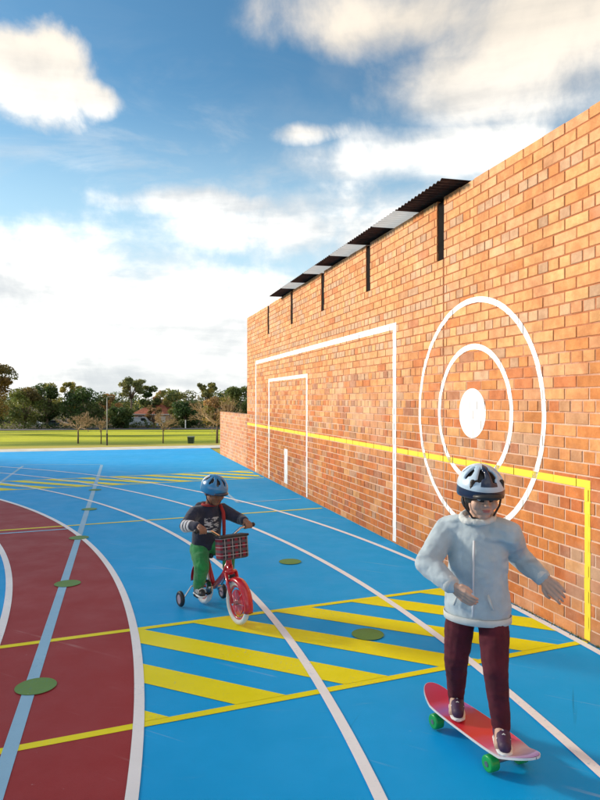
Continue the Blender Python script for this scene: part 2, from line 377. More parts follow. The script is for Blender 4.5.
# ---- painted markings (sheets 2-4 mm above each other)
Z = dict(red=0.0012, yellow=0.0024, pale=0.0036, white=0.0048, olive=0.0060)
CC = Vector((-15.0, 0.0))
def ring(name, r0, r1, z, m, a0=-22, a1=100, n=160):
    b = MB(); V = []
    for i in range(n + 1):
        a = R(a0 + (a1 - a0) * i / n)
        V += [(CC.x + r0 * math.cos(a), CC.y + r0 * math.sin(a), z), (CC.x + r1 * math.cos(a), CC.y + r1 * math.sin(a), z)]
    b.add(V, [(2 * i, 2 * i + 1, 2 * i + 3, 2 * i + 2) for i in range(n)])
    return b.build(name, M[m], court)
ring('red_running_lane', 13.66, 14.55, Z['red'], 'red')
for r in (13.66, 14.55, 15.55, 16.55, 17.425): ring('lane_line', r - 0.0275, r + 0.0275, Z['white'], 'white')
UV_, CV_ = Vector((0.926, 0.378)), Vector((-0.378, 0.926))
def uc(u, c): p = UV_ * u + CV_ * c; return p
def strip(name, p, q, wd, z, m):
    p, q = Vector(p), Vector(q); t_ = (q - p).normalized(); n_ = Vector((-t_.y, t_.x)) * wd / 2
    b = MB(); b.add([(*(p - n_), z), (*(q - n_), z), (*(q + n_), z), (*(p + n_), z)], [(0, 1, 2, 3)]); return b.build(name, M[m], court)
def u_wall(c): return (WQ - 0.004 + 0.105 * c) / 0.9946
for c_, u0, wd in ((4.655, -4.5, 0.055), (3.275, -4.5, 0.055), (8.82, -4.0, 0.055), (14.12, -9, 0.06), (12.72, -9, 0.06)):
    strip('crossing_line', uc(u0, c_), uc(u_wall(c_) - 0.01 if c_ < 5 else u_wall(c_) - 0.05, c_), wd, Z['yellow'], 'yellow')
def clip(poly, n, d):
    """keep the part of a 2-D polygon where p.n >= d"""
    out_ = []
    for i in range(len(poly)):
        a, e = Vector(poly[i]), Vector(poly[(i + 1) % len(poly)]); da, de = a.dot(n) - d, e.dot(n) - d
        if da >= 0: out_.append(a)
        if (da >= 0) != (de >= 0): out_.append(a + (e - a) * (da / (da - de)))
    return out_
def hatch(c0, c1, k0, k1, phase, arc):
    for k in range(k0, k1):
        top = phase + 0.645 * k; bot = top - 0.29
        poly = [uc(bot - 0.92 * c0, c0), uc(top - 0.92 * c0, c0), uc(top - 0.92 * c1, c1), uc(bot - 0.92 * c1, c1)]
        poly = clip(poly, -WN, -(WQ - 0.07))
        if arc:
            e = Vector((math.cos(R(16.3)), math.sin(R(16.3)))); poly = clip(poly, e, CC.dot(e) + 14.55)
        if len(poly) > 2:
            b = MB(); b.add([(p.x, p.y, Z['yellow']) for p in poly], [tuple(range(len(poly)))]); b.build('crossing_bar', M['yellow'], court)
hatch(3.30, 4.63, 0, 7, 3.66, True)
hatch(12.745, 14.095, 4, 26, 3.66, False)
# pale blue court lines
strip('court_line', (-4.97, 16.07), (-0.55, 0.1), 0.068, Z['pale'], 'pale')
strip('court_line', (-7.15, 16.12), (-5.0, 16.16), 0.06, Z['pale'], 'pale')
strip('court_line', (-6.83, 15.8), (-3.0, 2.6), 0.06, Z['pale'], 'pale')
strip('court_line', uc(-5, 8.60), uc(0.36, 8.60), 0.05, Z['pale'], 'pale')
strip('court_line', uc(2.93, 9.78), uc(u_wall(9.78) - 0.1, 9.78), 0.05, Z['pale'], 'pale')
strip('court_line', (-0.985, 10.17), (-1.50, 11.95), 0.05, Z['pale'], 'pale')
for x, y in ((-1.5, 3.64), (-2.06, 5.68), (-2.61, 7.57), (-3.14, 9.55), (-3.71, 11.61), (-0.1, 6.45), (0.47, 4.45)):
    b = MB(); V = [(x + 0.112 * math.cos(2 * math.pi * i / 40), y + 0.112 * math.sin(2 * math.pi * i / 40), Z['olive']) for i in range(40)]
    b.add(V, [tuple(range(40))]); b.build('painted_dot', M['olive'], court)

# ------------------------------------------------------------------ brick walls
COURSE, NC = 3.6 / 42, 42
JOINT = 0.010
SLOTS = [(5.58, 5.71), (7.44, 7.57), (9.265, 9.40), (11.045, 11.18), (12.865, 12.995)]
BUFF = [(0.653, 0.35, 0.147), (0.653, 0.304, 0.127), (0.634, 0.377, 0.196), (0.614, 0.276, 0.108), (0.663, 0.396, 0.176), (0.643, 0.331, 0.176)]
ORNG = [(0.54, 0.167, 0.043), (0.513, 0.14, 0.04), (0.504, 0.194, 0.057), (0.549, 0.198, 0.052), (0.45, 0.122, 0.043), (0.531, 0.216, 0.062)]
DARK = [(0.33, 0.15, 0.10), (0.38, 0.21, 0.12), (0.28, 0.13, 0.10), (0.40, 0.25, 0.15)]
GREY = [(0.44, 0.34, 0.25), (0.48, 0.36, 0.26), (0.40, 0.30, 0.22), (0.50, 0.36, 0.24)]
def brick_colour(z, header, clus):
    up = min(1, max(0, (z - 0.7) / 1.6)); r = random.random()
    if header:
        pg = 0.50 if z > 2.2 else 0.24 if z > 1.2 else 0.10; pd = 0.0 if z > 2.2 else 0.20
    else: pg = 0.025; pd = 0.015 + 0.08 * (1 - up)
    pg *= 0.3 + 1.4 * clus; pd *= 0.2 + 1.6 * clus
    if r < pg: c = random.choice(GREY)
    elif r < pg + pd: c = random.choice(DARK)
    else: c = random.choice(BUFF if random.random() < 0.12 + 0.83 * up else ORNG)
    k = random.uniform(0.93, 1.08)
    mean = tuple(a_ * (1 - up) + b_ * up for a_, b_ in zip((0.52, 0.175, 0.050), (0.64, 0.325, 0.145)))
    return tuple(min(0.8, (0.62 * x + 0.38 * y_) * k) for x, y_ in zip(c, mean))
def lay(s_from, s_to, courses, slots, rows_cut):
    """every brick of a wall as (s0, s1, z0, z1, proud, colour, header, row)"""
    res = []
    for i in range(courses):                                  # i counts from the top
        z1 = courses * COURSE - i * COURSE - JOINT / 2; z0 = z1 - COURSE + JOINT
        header = (i % 4 == 3); pitch = 0.12 if header else 0.24
        off = 0.06 if header else (0.0 if i % 2 == 0 else 0.12)
        segs = [(s_from, s_to)]
        cuts = slots if i < rows_cut else ([(5.574, 5.586)] if slots else [])
        for a, e in cuts:
            nw = []
            for p, q in segs:
                if p < a < q: nw += [(p, a), (e, q)]
                else: nw.append((p, q))
            segs = nw
        for p, q in segs:
            k = math.floor((p - off) / pitch) - 1
            while True:
                a = off + k * pitch; e = a + pitch; k += 1
                if a >= q: break
                a2, e2 = max(a, p), min(e, q)
                if e2 - a2 < 0.035: continue
                clus = 0.5 + 0.9 * mnoise.noise((a * 1.1, i * 0.21, 3.3))
                j1, j2 = random.uniform(-.0015, .0015), random.uniform(-.0015, .0015)
                res.append((a2 + JOINT / 2 + j1, e2 - JOINT / 2 + j2, z0 + random.uniform(-.001, .001), z1 + (random.uniform(-.005, .002) if i == 0 else random.uniform(-.001, .001)), random.uniform(-0.0022, 0.0022),
                            brick_colour((z0 + z1) / 2, header, min(1, max(0, clus))), header, i))
    return res
CH = 0.003
def brick_geo(b, s0, s1, z0, z1, y, depth, col):
    c = CH; f = [(s0 + c, y, z0 + c), (s1 - c, y, z0 + c), (s1 - c, y, z1 - c), (s0 + c, y, z1 - c)]
    g = [(s0, y - c, z0), (s1, y - c, z0), (s1, y - c, z1), (s0, y - c, z1)]; h = [(s0, y - depth, z0), (s1, y - depth, z0), (s1, y - depth, z1), (s0, y - depth, z1)]
    F = [(3, 2, 1, 0)]
    for k in range(4):
        n_ = (k + 1) % 4; F += [(k, n_, 4 + n_, 4 + k), (4 + k, 4 + n_, 8 + n_, 8 + k)]
    b.add(f + g + h, F, col)
WROT = math.atan2(WT.y, WT.x); WORG = wall_pt(0)
MORT = -0.004
S0, S1 = -4.5, 15.14
wall = tag(empty('brick_wall', WORG, WROT), 'tall orange brick wall painted with white goals and a bullseye beside the blue court', 'wall', kind='thing')
bricks = lay(S0, S1, NC, SLOTS, 7)
def seen(bk):
    s = (bk[0] + bk[1]) / 2; p = wall_pt(s); z = (bk[2] + bk[3]) / 2
    return p[1] > 0.3 and abs(p[0] / p[1]) < 300 / 641 and abs((z - EYE) / p[1]) < 400 / 641
vis = sorted([i for i, bk in enumerate(bricks) if seen(bk)], key=lambda i: (bricks[i][0] + bricks[i][1]) / 2 + (0.4 if bricks[i][6] else 0))
single = set(vis[:300])
cache = {}
def unit_brick(L, H):
    key = (round(L, 3), round(H, 3))
    if key not in cache:
        b = MB(); brick_geo(b, -L / 2, L / 2, -H / 2, H / 2, 0, 0.09, (1, 1, 1)); me = b.mesh('brick'); me.materials.append(M['brick_o']); cache[key] = me
    return cache[key]
mass = MB()
for i, bk in enumerate(bricks):
    s0, s1, z0, z1, y, col, hd, row = bk
    if i in single:
        L, H = round((s1 - s0) * 500) / 500, 0.0757
        o = bpy.data.objects.new('brick', unit_brick(L, H)); COL.objects.link(o); o.parent = wall
        o.location = ((s0 + s1) / 2, y, (z0 + z1) / 2); o.rotation_euler = (random.uniform(-.006, .006), random.uniform(-.004, .004), random.uniform(-.005, .005))
        o.color = (*col, 1)
    else: brick_geo(mass, s0, s1, z0, z1, y, 0.09, col)
tag(mass.build('brickwork', M['brick_a'], wall, col=True), kind='stuff')
b = MB(); prev = S0; top0 = 3.6 - 7 * COURSE - 0.003
b.box((S0 + .004, -0.225, 0), (5.577, MORT, top0)); b.box((5.583, -0.225, 0), (S1 - .004, MORT, top0))
for a, e in SLOTS + [(S1 - .004, 0)]:
    b.box((prev + .004, -0.225, top0), (a - .004, MORT, 3.588)); prev = e
b.build('mortar_bed', M['mortar'], wall)

low_wall = tag(empty('low_brick_wall', WORG, WROT), 'low brick wall continuing past the far end of the tall wall', 'wall', kind='thing')
low = lay(S1 + 0.02, 19.22, 15, [], 0); mass = MB()
for s0, s1, z0, z1, y, col, hd, row in low: brick_geo(mass, s0, s1, z0, z1, y, 0.09, tuple(.75 * a_ + .25 * b_ for a_, b_ in zip(col, (.66, .48, .34))))
tag(mass.build('brickwork', M['brick_a'], low_wall, col=True), kind='stuff')
b = MB(); b.box((S1 + .024, -0.225, 0), (19.216, MORT, 15 * COURSE - .012)); b.build('mortar_bed', M['mortar'], low_wall)

# ---- wall paint, laid brick by brick so that the joints stay recessed
def paint(name, polys, m):
    b = MB()
    for poly in polys:
        poly = [Vector(p) for p in poly]
        a = min(p.x for p in poly); e = max(p.x for p in poly); lo = min(p.y for p in poly); hi = max(p.y for p in poly)
        b.add([(p.x, MORT + 0.0028, p.y) for p in poly], [tuple(range(len(poly) - 1, -1, -1))])
        for s0, s1, z0, z1, y, *_ in bricks:
            if s1 < a or s0 > e or z1 < lo or z0 > hi: continue
            q = clip(poly, Vector((1, 0)), s0 - .0005); q = clip(q, Vector((-1, 0)), -(s1 + .0005)) if len(q) > 2 else q
            q = clip(q, Vector((0, 1)), z0 - .0005) if len(q) > 2 else q; q = clip(q, Vector((0, -1)), -(z1 + .0005)) if len(q) > 2 else q
            if len(q) > 2: b.add([(p.x, y + 0.0017, p.y) for p in q], [tuple(range(len(q) - 1, -1, -1))])
    return b.build(name, M[m], wall)
def rect(s0, s1, z0, z1): return [(s0, z0), (s1, z0), (s1, z1), (s0, z1)]
def annulus(s, z, r0, r1, n=72):
    P_ = []
    for i in range(n):
        a, e = 2 * math.pi * i / n, 2 * math.pi * (i + 1) / n
        P_.append([(s + r0 * math.cos(a), z + r0 * math.sin(a)), (s + r1 * math.cos(a), z + r1 * math.sin(a)), (s + r1 * math.cos(e), z + r1 * math.sin(e)), (s + r0 * math.cos(e), z + r0 * math.sin(e))])
    return P_
LW = 0.075
paint('large_goal_outline', [rect(6.665, 6.755, 0.02, 2.510), rect(6.755, 14.1, 2.435, 2.510), rect(14.1, 14.18, 0.02, 2.515)], 'wpaint')
paint('small_goal_outline', [rect(10.13, 10.205, 0.02, 2.065), rect(10.205, 12.82, 2.005, 2.065), rect(12.82, 12.91, 0.02, 2.07)], 'wpaint')
paint('cricket_stump_block', [rect(11.40, 11.63, 0.08, 0.72)], 'wpaint')
paint('outer_target_ring', annulus(5.073, 1.512, 0.982, 1.032), 'wpaint')
paint('inner_target_ring', annulus(5.066, 1.512, 0.568, 0.619), 'wpaint')
paint('bullseye', [[(5.066 + 0.222 * math.cos(2 * math.pi * i / 40), 1.512 + 0.222 * math.sin(2 * math.pi * i / 40)) for i in range(40)]], 'wpaint')
paint('net_line', [rect(3.64, 6.65, 1.035, 1.088), rect(6.76, 10.115, 1.035, 1.088), rect(10.215, 12.815, 1.035, 1.088), rect(12.915, 14.095, 1.035, 1.088), rect(14.185, 15.1, 1.035, 1.088), rect(3.585, 3.64, 0.012, 1.088)], 'ypaint')

# ---- corrugated roof over the shed behind the wall
M['slot_shade'] = mat('slot_shade_steel', (0.006, 0.004, 0.0035), 0.9, 0.35, 9, 0.3, 60, spec=0.1)  # near-black colour puts deep slot shade into the posts added there
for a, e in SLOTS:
    b = MB(); b.box((a + .004, -0.20, top0 + .004), (e - .004, -0.014, 3.57)); b.build('slot_shade_post', M['slot_shade'], wall)
roof = tag(empty('corrugated_roof', WORG, WROT), 'corrugated roof of alternating dark iron and pale translucent sheets over the brick wall', 'roof', kind='thing')
ed = [5.23, 6.22, 6.90, 7.68, 8.41, 9.04, 9.70, 10.42, 11.10, 11.95, 12.6]
for k in range(len(ed) - 2):
    s0, s1 = ed[k], ed[k + 1]; darks = k % 2 == 0
    n = int((s1 - s0 + 0.03) / 0.076 * 8); V = []; F = []
    for i in range(n + 1):
        s = s0 + (s1 + 0.03 - s0) * i / n; zz = 3.640 + (0.0 if darks else 0.0025) + 0.009 * math.cos(2 * math.pi * s / 0.076)
        tilt = -0.0025 * (s - 5.2)
        V += [(s, 0.205, zz + tilt), (s, -1.0, zz + tilt + 0.02), (s, -2.7, zz + tilt + 0.05)]
    for i in range(n): F += [(3 * i, 3 * i + 1, 3 * i + 4, 3 * i + 3), (3 * i + 1, 3 * i + 2, 3 * i + 5, 3 * i + 4)]
    b = MB(); b.add(V, F)
    o = b.build('roof_sheet', M['iron'] if darks else M['fibre'], roof, smooth=True)
    tag(o, 'dark iron roof sheet' if darks else 'pale translucent roof sheet')
    if not darks: continue
    sd = o.modifiers.new('thick', 'SOLIDIFY'); sd.thickness = 0.0012; sd.offset = 0
for y in (-0.9, -1.8):
    b = MB(); b.box((5.4, y - 0.04, 3.50), (11.9, y + 0.04, 3.598)); b.build('purlin', M['timber'], roof)
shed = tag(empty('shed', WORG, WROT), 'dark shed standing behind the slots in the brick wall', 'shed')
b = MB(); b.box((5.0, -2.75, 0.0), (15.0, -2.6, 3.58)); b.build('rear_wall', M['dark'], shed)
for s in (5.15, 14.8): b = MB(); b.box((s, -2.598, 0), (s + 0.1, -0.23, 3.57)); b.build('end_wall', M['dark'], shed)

# moss and weeds along the foot of the wall
b = MB()
for i in range(900):
    s = 2.2 + 3.4 * random.random() ** 1.6; q = 0.004 + abs(random.gauss(0, 0.014))
    h = random.uniform(0.006, 0.022); a = random.random() * 6.28; wv = random.uniform(0.002, 0.005); lx, ly = random.gauss(0, .008), random.gauss(0, .006)
    col = random.choice([(0.10, 0.16, 0.03), (0.16, 0.20, 0.04), (0.28, 0.24, 0.06), (0.2, 0.13, 0.05)])
    b.add([(s - wv * math.cos(a), q - wv * math.sin(a), 0), (s + wv * math.cos(a), q + wv * math.sin(a), 0), (s + lx, q + ly, h)], [(0, 1, 2)], col)
o = tag(b.build('moss', M['leaf'], None, col=True, loc=WORG, rot=(0, 0, WROT)), 'fringe of moss and weeds along the foot of the brick wall', 'moss', kind='stuff')

# ------------------------------------------------------------------ park beyond the court: trees, house, cars, bin, pole
def sxz(px, z): return (px - 300) * z / 641
def top_h(py, z): return EYE + (400 - py) * z / 641
def leaves(b, centre, rad, n, size, cols, shell=0.55, flat=1.0):
    """leaf faces scattered through one clump"""
    c = np.array(centre); rad = np.array(rad)
    d = RNG.normal(size=(n, 3)); d /= np.linalg.norm(d, axis=1)[:, None]
    r = RNG.uniform(shell ** 3, 1, n) ** (1 / 3); pts = c + d * r[:, None] * rad
    tone = random.uniform(0.75, 1.25); base = random.choice(cols)
    for p in pts:
        a = RNG.normal(size=3); a /= np.linalg.norm(a); e = np.cross(a, RNG.normal(size=3)); e /= np.linalg.norm(e) + 1e-9
        s = size * random.uniform(0.6, 1.3); a = a * s; e = e * s * 0.6; a[2] *= flat
        k = tone * random.uniform(0.75, 1.25)
        b.add([p - a, p + e * .7, p + a, p - e * .7], [(0, 1, 2, 3)], tuple(min(.8, x * k) for x in base))
def tree(label, px, z, topy, width, cols, base=0.28, clumps=16, n=190, leaf=0.30, sparse=False, group='trees beyond the lawn', name='tree', trunk_r=0.22, mat_trunk='bark', flat_top=False, low_skirt=False):
    x = sxz(px, z); g = terrain_z(x, z); H = top_h(topy, z) - g; W = width * z / 641 / 2
    o = tag(empty(name, (x, z, g)), label, 'tree', group)
    cr, tr = MB(), MB(); hub = (random.uniform(-.1, .1) * W, 0, H * base * 1.05)
    tr.tube([(0, 0, -0.3), (0.02 * W, 0, H * base * .5), hub], [trunk_r * 1.3, trunk_r, trunk_r * .8], 8)
    for k in range(clumps + (9 if sparse else 0)):
        f = random.random(); zz = H * (base + (0.93 - base) * (f if not flat_top else f ** 0.5)); 
        prof = math.sin(math.pi * min(1, max(0, (zz / H - base * .55) / (1.06 - base * .55)))) ** 0.6 if not flat_top else 0.35 + 0.65 * (zz / H)
        a = random.random() * 6.283; rr = W * prof * math.sqrt(random.random()) * 0.85
        c = (rr * math.cos(a), rr * math.sin(a), zz); s = W * random.uniform(.26, .46) * (0.62 if sparse else 1.0)
        if zz + s * .7 > H: c = (c[0], c[1], H - s * .7)
        leaves(cr, c, (s, s, s * random.uniform(.55, .85)), n, leaf, cols, 0.5 if not sparse else 0.2)
        mid = (c[0] * .45 + hub[0] * .4, c[1] * .45, hub[2] + (c[2] - hub[2]) * .55)
        if c[2] > hub[2]: tr.tube([hub, mid, c], [trunk_r * .5, trunk_r * .28, trunk_r * .08], 5)
    tr.build('trunk', M[mat_trunk], o, smooth=True); cr.build('crown', M['leaf'], o, col=True); return o
OLIVE = [(0.147, 0.186, 0.046), (0.209, 0.219, 0.056), (0.122, 0.154, 0.046)]
DKGRN = [(0.056, 0.1, 0.03), (0.079, 0.12, 0.034), (0.112, 0.14, 0.043)]
RUST = [(0.22, 0.13, 0.04), (0.17, 0.13, 0.045), (0.12, 0.12, 0.045), (0.24, 0.155, 0.05)]
GOLD = [(0.532, 0.404, 0.091), (0.399, 0.333, 0.081), (0.293, 0.273, 0.071)]
GUM = [(0.253, 0.259, 0.096), (0.328, 0.315, 0.115), (0.201, 0.225, 0.086)]
BROWN = [(0.405, 0.245, 0.099), (0.334, 0.213, 0.109), (0.476, 0.297, 0.109)]
TREES = [
 ('tall olive brown tree cut by the left edge of the view', -8, 92, 362, 50, RUST, dict(clumps=26, n=240, leaf=.24)),
 ('olive and rust bushy tree next to the tall tree at the left edge', 24, 122, 387, 42, OLIVE + RUST[:2], dict(clumps=22, base=.16)),
 ('round dark green tree with a pale lit side above the parked cars', 47, 126, 382, 34, DKGRN + GOLD[2:], dict(clumps=20, base=.2)),
 ('thin golden gum tree rising behind the bare spreading tree', 71, 140, 381, 24, GOLD, dict(clumps=12, sparse=True, flat_top=True, n=120)),
 ('wide dark evergreen behind the bare spreading tree', 86, 125, 388, 46, DKGRN, dict(clumps=24, base=.14)),
 ('hazy brown winter tree behind the light pole', 108, 132, 391, 28, BROWN, dict(clumps=16, base=.25, n=150, sparse=True, leaf=.2)),
 ('dark rounded shrub left of the red roofed house', 122, 118, 407, 30, DKGRN, dict(clumps=16, base=.06)),
 ('tall open gum tree with a flat crown standing above the others', 131, 142, 376, 32, GUM, dict(clumps=13, base=.5, sparse=True, flat_top=True, n=130, leaf=.28)),
 ('narrow dark green tree beside the red roofed house', 149, 146, 384, 22, DKGRN + OLIVE, dict(clumps=16, base=.2)),
 ('reddish winter bush in front of the red roofed house', 153, 128, 405, 20, BROWN + RUST[:2], dict(clumps=12, base=.08, n=110, sparse=True, leaf=.22)),
 ('low olive bush in front of the right end of the red roofed house', 171, 124, 409, 18, OLIVE + GOLD, dict(clumps=10, base=.06, n=120)),
 ('brown twiggy tree behind the red roofed house', 164, 156, 390, 26, BROWN + GOLD[1:], dict(clumps=16, base=.2, n=150, leaf=.24)),
 ('spreading olive tree right of the red roofed house', 178, 148, 387, 36, OLIVE + GOLD[2:], dict(clumps=22, base=.2)),
 ('dense dark green tree with a white post under it', 187, 120, 400, 30, DKGRN, dict(clumps=18, base=.1)),
 ('pale gum tree with a domed open crown near the wall', 208, 146, 381, 24, GUM + GOLD[1:], dict(clumps=13, base=.45, sparse=True, flat_top=True, n=130)),
 ('ochre bush tree behind the large bare tree by the wall', 218, 126, 396, 34, GOLD + BROWN, dict(clumps=18, base=.15, n=160)),
 ('olive green tree just above the end of the low wall', 238, 134, 386, 34, OLIVE, dict(clumps=20, base=.18)),
 ('dark green tree hidden mostly behind the tall wall', 262, 140, 388, 40, DKGRN, dict(clumps=20, base=.18)),
]
for lab, px, z, ty, wd, cols, kw in TREES: tree(lab, px, z, ty, wd, cols, **kw)
# far wood that closes the view behind the single trees
b = MB()
for k in range(150):
    x = -150 + k * 1.55 + random.uniform(-1, 1); y = random.uniform(160, 185); hgt = random.uniform(6.5, 9.0)
    for q in range(8):
        leaves(b, (x + random.uniform(-2, 2), y, terrain_z(x, y) + hgt * random.uniform(.1, .85)), (2.2, 2, 1.6), 75, .36, OLIVE + DKGRN + DKGRN + GOLD[2:])
tag(b.build('far_wood', M['leaf'], col=True), 'dark strip of woodland closing the view behind the park trees', 'woodland', kind='stuff')
# unseen trees added off to the left to shade the court and wall foot
b = MB(); sd2 = Vector((sdir.x, sdir.y)).normalized()
for k in range(34):
    q = Vector(wall_pt(-12 + k * 0.74)[:2]) + sd2 * random.uniform(25, 27.5); g = terrain_z(q.x, q.y) if past_edge(q.x, q.y) > 1.5 else 0; hgt = random.uniform(8.5, 9.7)
    b.tube([(q.x, q.y, g - .2), (q.x + .2, q.y, g + 3), (q.x, q.y, g + 5.5)], [.2, .17, .1], 7, col=(.16, .11, .08))
    for j in range(9): leaves(b, (q.x + random.uniform(-.8, .8), q.y + random.uniform(-.8, .8), random.uniform(1.6, hgt - .9)), (1.2, 1.2, .9), 75, .30, OLIVE + DKGRN)
tag(b.build('added_shade_belt', M['leaf'], col=True), 'added belt of trees outside the view, placed to shade the court', 'woodland', kind='stuff')
# hedge and undergrowth behind the road
b = MB()
for k in range(120):
    x = -95 + k * 0.95; y = 121 + 0.03 * x + random.uniform(-.6, .6); leaves(b, (x, y, terrain_z(x, y) + random.uniform(.3, .8)), (1.0, .7, .8), 60, .22, DKGRN + OLIVE)
tag(b.build('undergrowth', M['leaf'], col=True), 'low dark undergrowth along the far side of the road', 'undergrowth', kind='stuff')

def bare_tree(label, px, z, topy, spread, seed, levels=5, trunk=0.07, first=0.33, twigs=3):
    rnd = random.Random(seed); x = sxz(px, z); g = terrain_z(x, z); H = top_h(topy, z) - g
    o = tag(empty('bare_tree', (x, z, g)), label, 'tree', 'bare winter trees on the lawn'); t_, br = MB(), MB()
    t_.tube([(0, 0, -.2), (.02, .01, H * first * .6), (0, 0, H * first)], [trunk * 1.2, trunk, trunk * .85], 8)
    def grow(p, d, ln, r, lv):
        q = p + d * ln; m_ = p + d * ln * .5 + Vector((rnd.gauss(0, .05), rnd.gauss(0, .05), rnd.gauss(0, .03))) * ln
        br.tube([p, m_, q], [r, r * .8, r * .6], 4 if lv < levels - 1 else 5)
        if lv == 0: return
        for k in range(twigs if lv > 1 else 3):
            nd = (d + Vector((rnd.gauss(0, .55), rnd.gauss(0, .55), rnd.gauss(0.06, .38))) * (1.0 if lv else 1)).normalized()
            grow(p + (q - p) * rnd.uniform(.55, 1), nd, ln * rnd.uniform(.58, .82), max(r * .62, .011), lv - 1)
    for k in range(7):
        a = k * 2.4 + rnd.random(); d = Vector((math.cos(a) * spread, math.sin(a) * spread, rnd.uniform(.5, 1.1))).normalized()
        grow(Vector((0, 0, H * first * rnd.uniform(.8, 1))), d, H * (1 - first) * .36, trunk * .55, levels - 1)
    t_.build('trunk', M['bark'], o, smooth=True); br.build('branches', M['twig'], o, smooth=True)
bare_tree('bare spreading tree with a round twiggy head on the lawn', 78, 63, 404, 1.0, 3, 5, .08, .36)
bare_tree('thin bare sapling just left of the light pole', 101, 62, 412, .35, 5, 4, .05, .4)
bare_tree('bare young tree on the lawn in front of the red roofed house', 163, 63, 405, .7, 8, 5, .06, .38)
bare_tree('tall bare tree beside the low brick wall', 217, 60, 382, 1.1, 11, 5, .10, .34)

M['galv'] = mat('weathered_pole', (0.30, 0.29, 0.27), 0.6, 0.2, 5, 0.1); M['glass_lamp'] = mat('lamp_lens', (0.6, 0.6, 0.58), 0.2)
x, z = sxz(107, 58), 58; o = tag(empty('light_pole', (x, z, terrain_z(x, z))), 'slim grey light pole on the lawn between bare trees', 'light pole')
b = MB(); b.tube([(0, 0, -.2), (0, 0, 2.2), (0, 0, 4.35)], [.055, .05, .035], 10); b.build('pole', M['galv'], o, smooth=True)
b = MB(); b.cyl((0, 0, 0), (0, 0, 1.1), .075, 12); b.build('sleeve', mat('dark_sleeve', (.08, .065, .05), .8, .2), o, smooth=False)
b = MB(); b.tube([(0, 0, 4.3), (0, 0, 4.4), (0.25, 0, 4.46)], [.03, .03, .03], 8); b.box((0.15, -.07, 4.42), (0.55, .07, 4.5)); b.build('lamp_head', M['galv'], o)
x, z = sxz(191, 62), 62; o = tag(empty('litter_bin', (x, z, terrain_z(x, z))), 'dark green square litter bin on the lawn', 'bin')
M['bin'] = mat('bin_green', (0.02, 0.05, 0.035), .5, .2, 6)
b = MB(); b.add([(-.26, -.26, .03), (.26, -.26, .03), (.26, .26, .03), (-.26, .26, .03), (-.3, -.3, .62), (.3, -.3, .62), (.3, .3, .62), (-.3, .3, .62)], [(0, 3, 2, 1), (4, 5, 6, 7), (0, 1, 5, 4), (1, 2, 6, 5), (2, 3, 7, 6), (3, 0, 4, 7)]); b.build('bin_body', M['bin'], o)
b = MB(); b.box((-.33, -.33, .625), (.33, .33, .70)); b.build('lid', mat('bin_lid', (.2, .24, .2), .5), o, bevel=.015)
x, z = sxz(185.5, 117), 117; o = tag(empty('white_post', (x, z, terrain_z(x, z))), 'white post standing under the dense dark green tree', 'post')
b = MB(); b.cyl((0, 0, -.1), (0, 0, 1.6), .09, 10); b.build('post', mat('white_post_paint', (.75, .74, .7), .6), o); b = MB(); b.ball((0, 0, 1.62), (.11, .11, .06)); b.build('cap', M['galv'], o, smooth=True)

# red roofed house
x, z = sxz(157, 146), 146; g = terrain_z(x, z); ho = tag(empty('house', (x, z, g), R(-12)), 'low brick house with a red tiled roof among the trees', 'house')
M['hbrick'] = mat('pale_house_brick', (0.36, 0.24, 0.18), .9, .25, 3); M['htile'] = mat('red_roof_tile', (0.34, 0.10, 0.05), .8, .3, 2.2); M['hwhite'] = mat('white_house_trim', (.7, .68, .62), .6); M['pane'] = mat('dark_window_glass', (.02, .025, .03), .08, spec=.8)
b = MB(); b.box((-4, -3, -.3), (4, 3, 2.6)); b.build('wall', M['hbrick'], ho)
b = MB(); b.add([(-4.5, -3.5, 2.6), (4.5, -3.5, 2.6), (4.5, 3.5, 2.6), (-4.5, 3.5, 2.6), (-1.8, 0, 4.6), (1.8, 0, 4.6)], [(0, 1, 5, 4), (1, 2, 5), (2, 3, 4, 5), (3, 0, 4), (3, 2, 1, 0)]); rf = b.build('roof', M['htile'], ho)
b = MB(); b.box((1.9, .6, 3.3), (2.5, 1.2, 5.0)); b.build('chimney', M['hbrick'], rf)
b = MB(); b.box((-4.52, -3.54, 2.42), (4.52, -3.505, 2.6)); b.build('fascia', M['hwhite'], ho)
for xx in (-2.6, -.6):
    b = MB()
    for q in ((xx - .62, .85, xx + .62, .92), (xx - .62, 2.08, xx + .62, 2.15), (xx - .62, .92, xx - .55, 2.08), (xx + .55, .92, xx + .62, 2.08)): b.box((q[0], -3.06, q[1]), (q[2], -3.003, q[3]))
    wn = b.build('window', M['hwhite'], ho); b = MB(); b.box((xx - .55, -3.03, .92), (xx + .55, -3.004, 2.08)); b.build('pane', M['pane'], wn)
b = MB(); b.box((1.0, -3.05, 0), (3.4, -3.003, 2.1)); b.build('garage_door', M['hwhite'], ho)

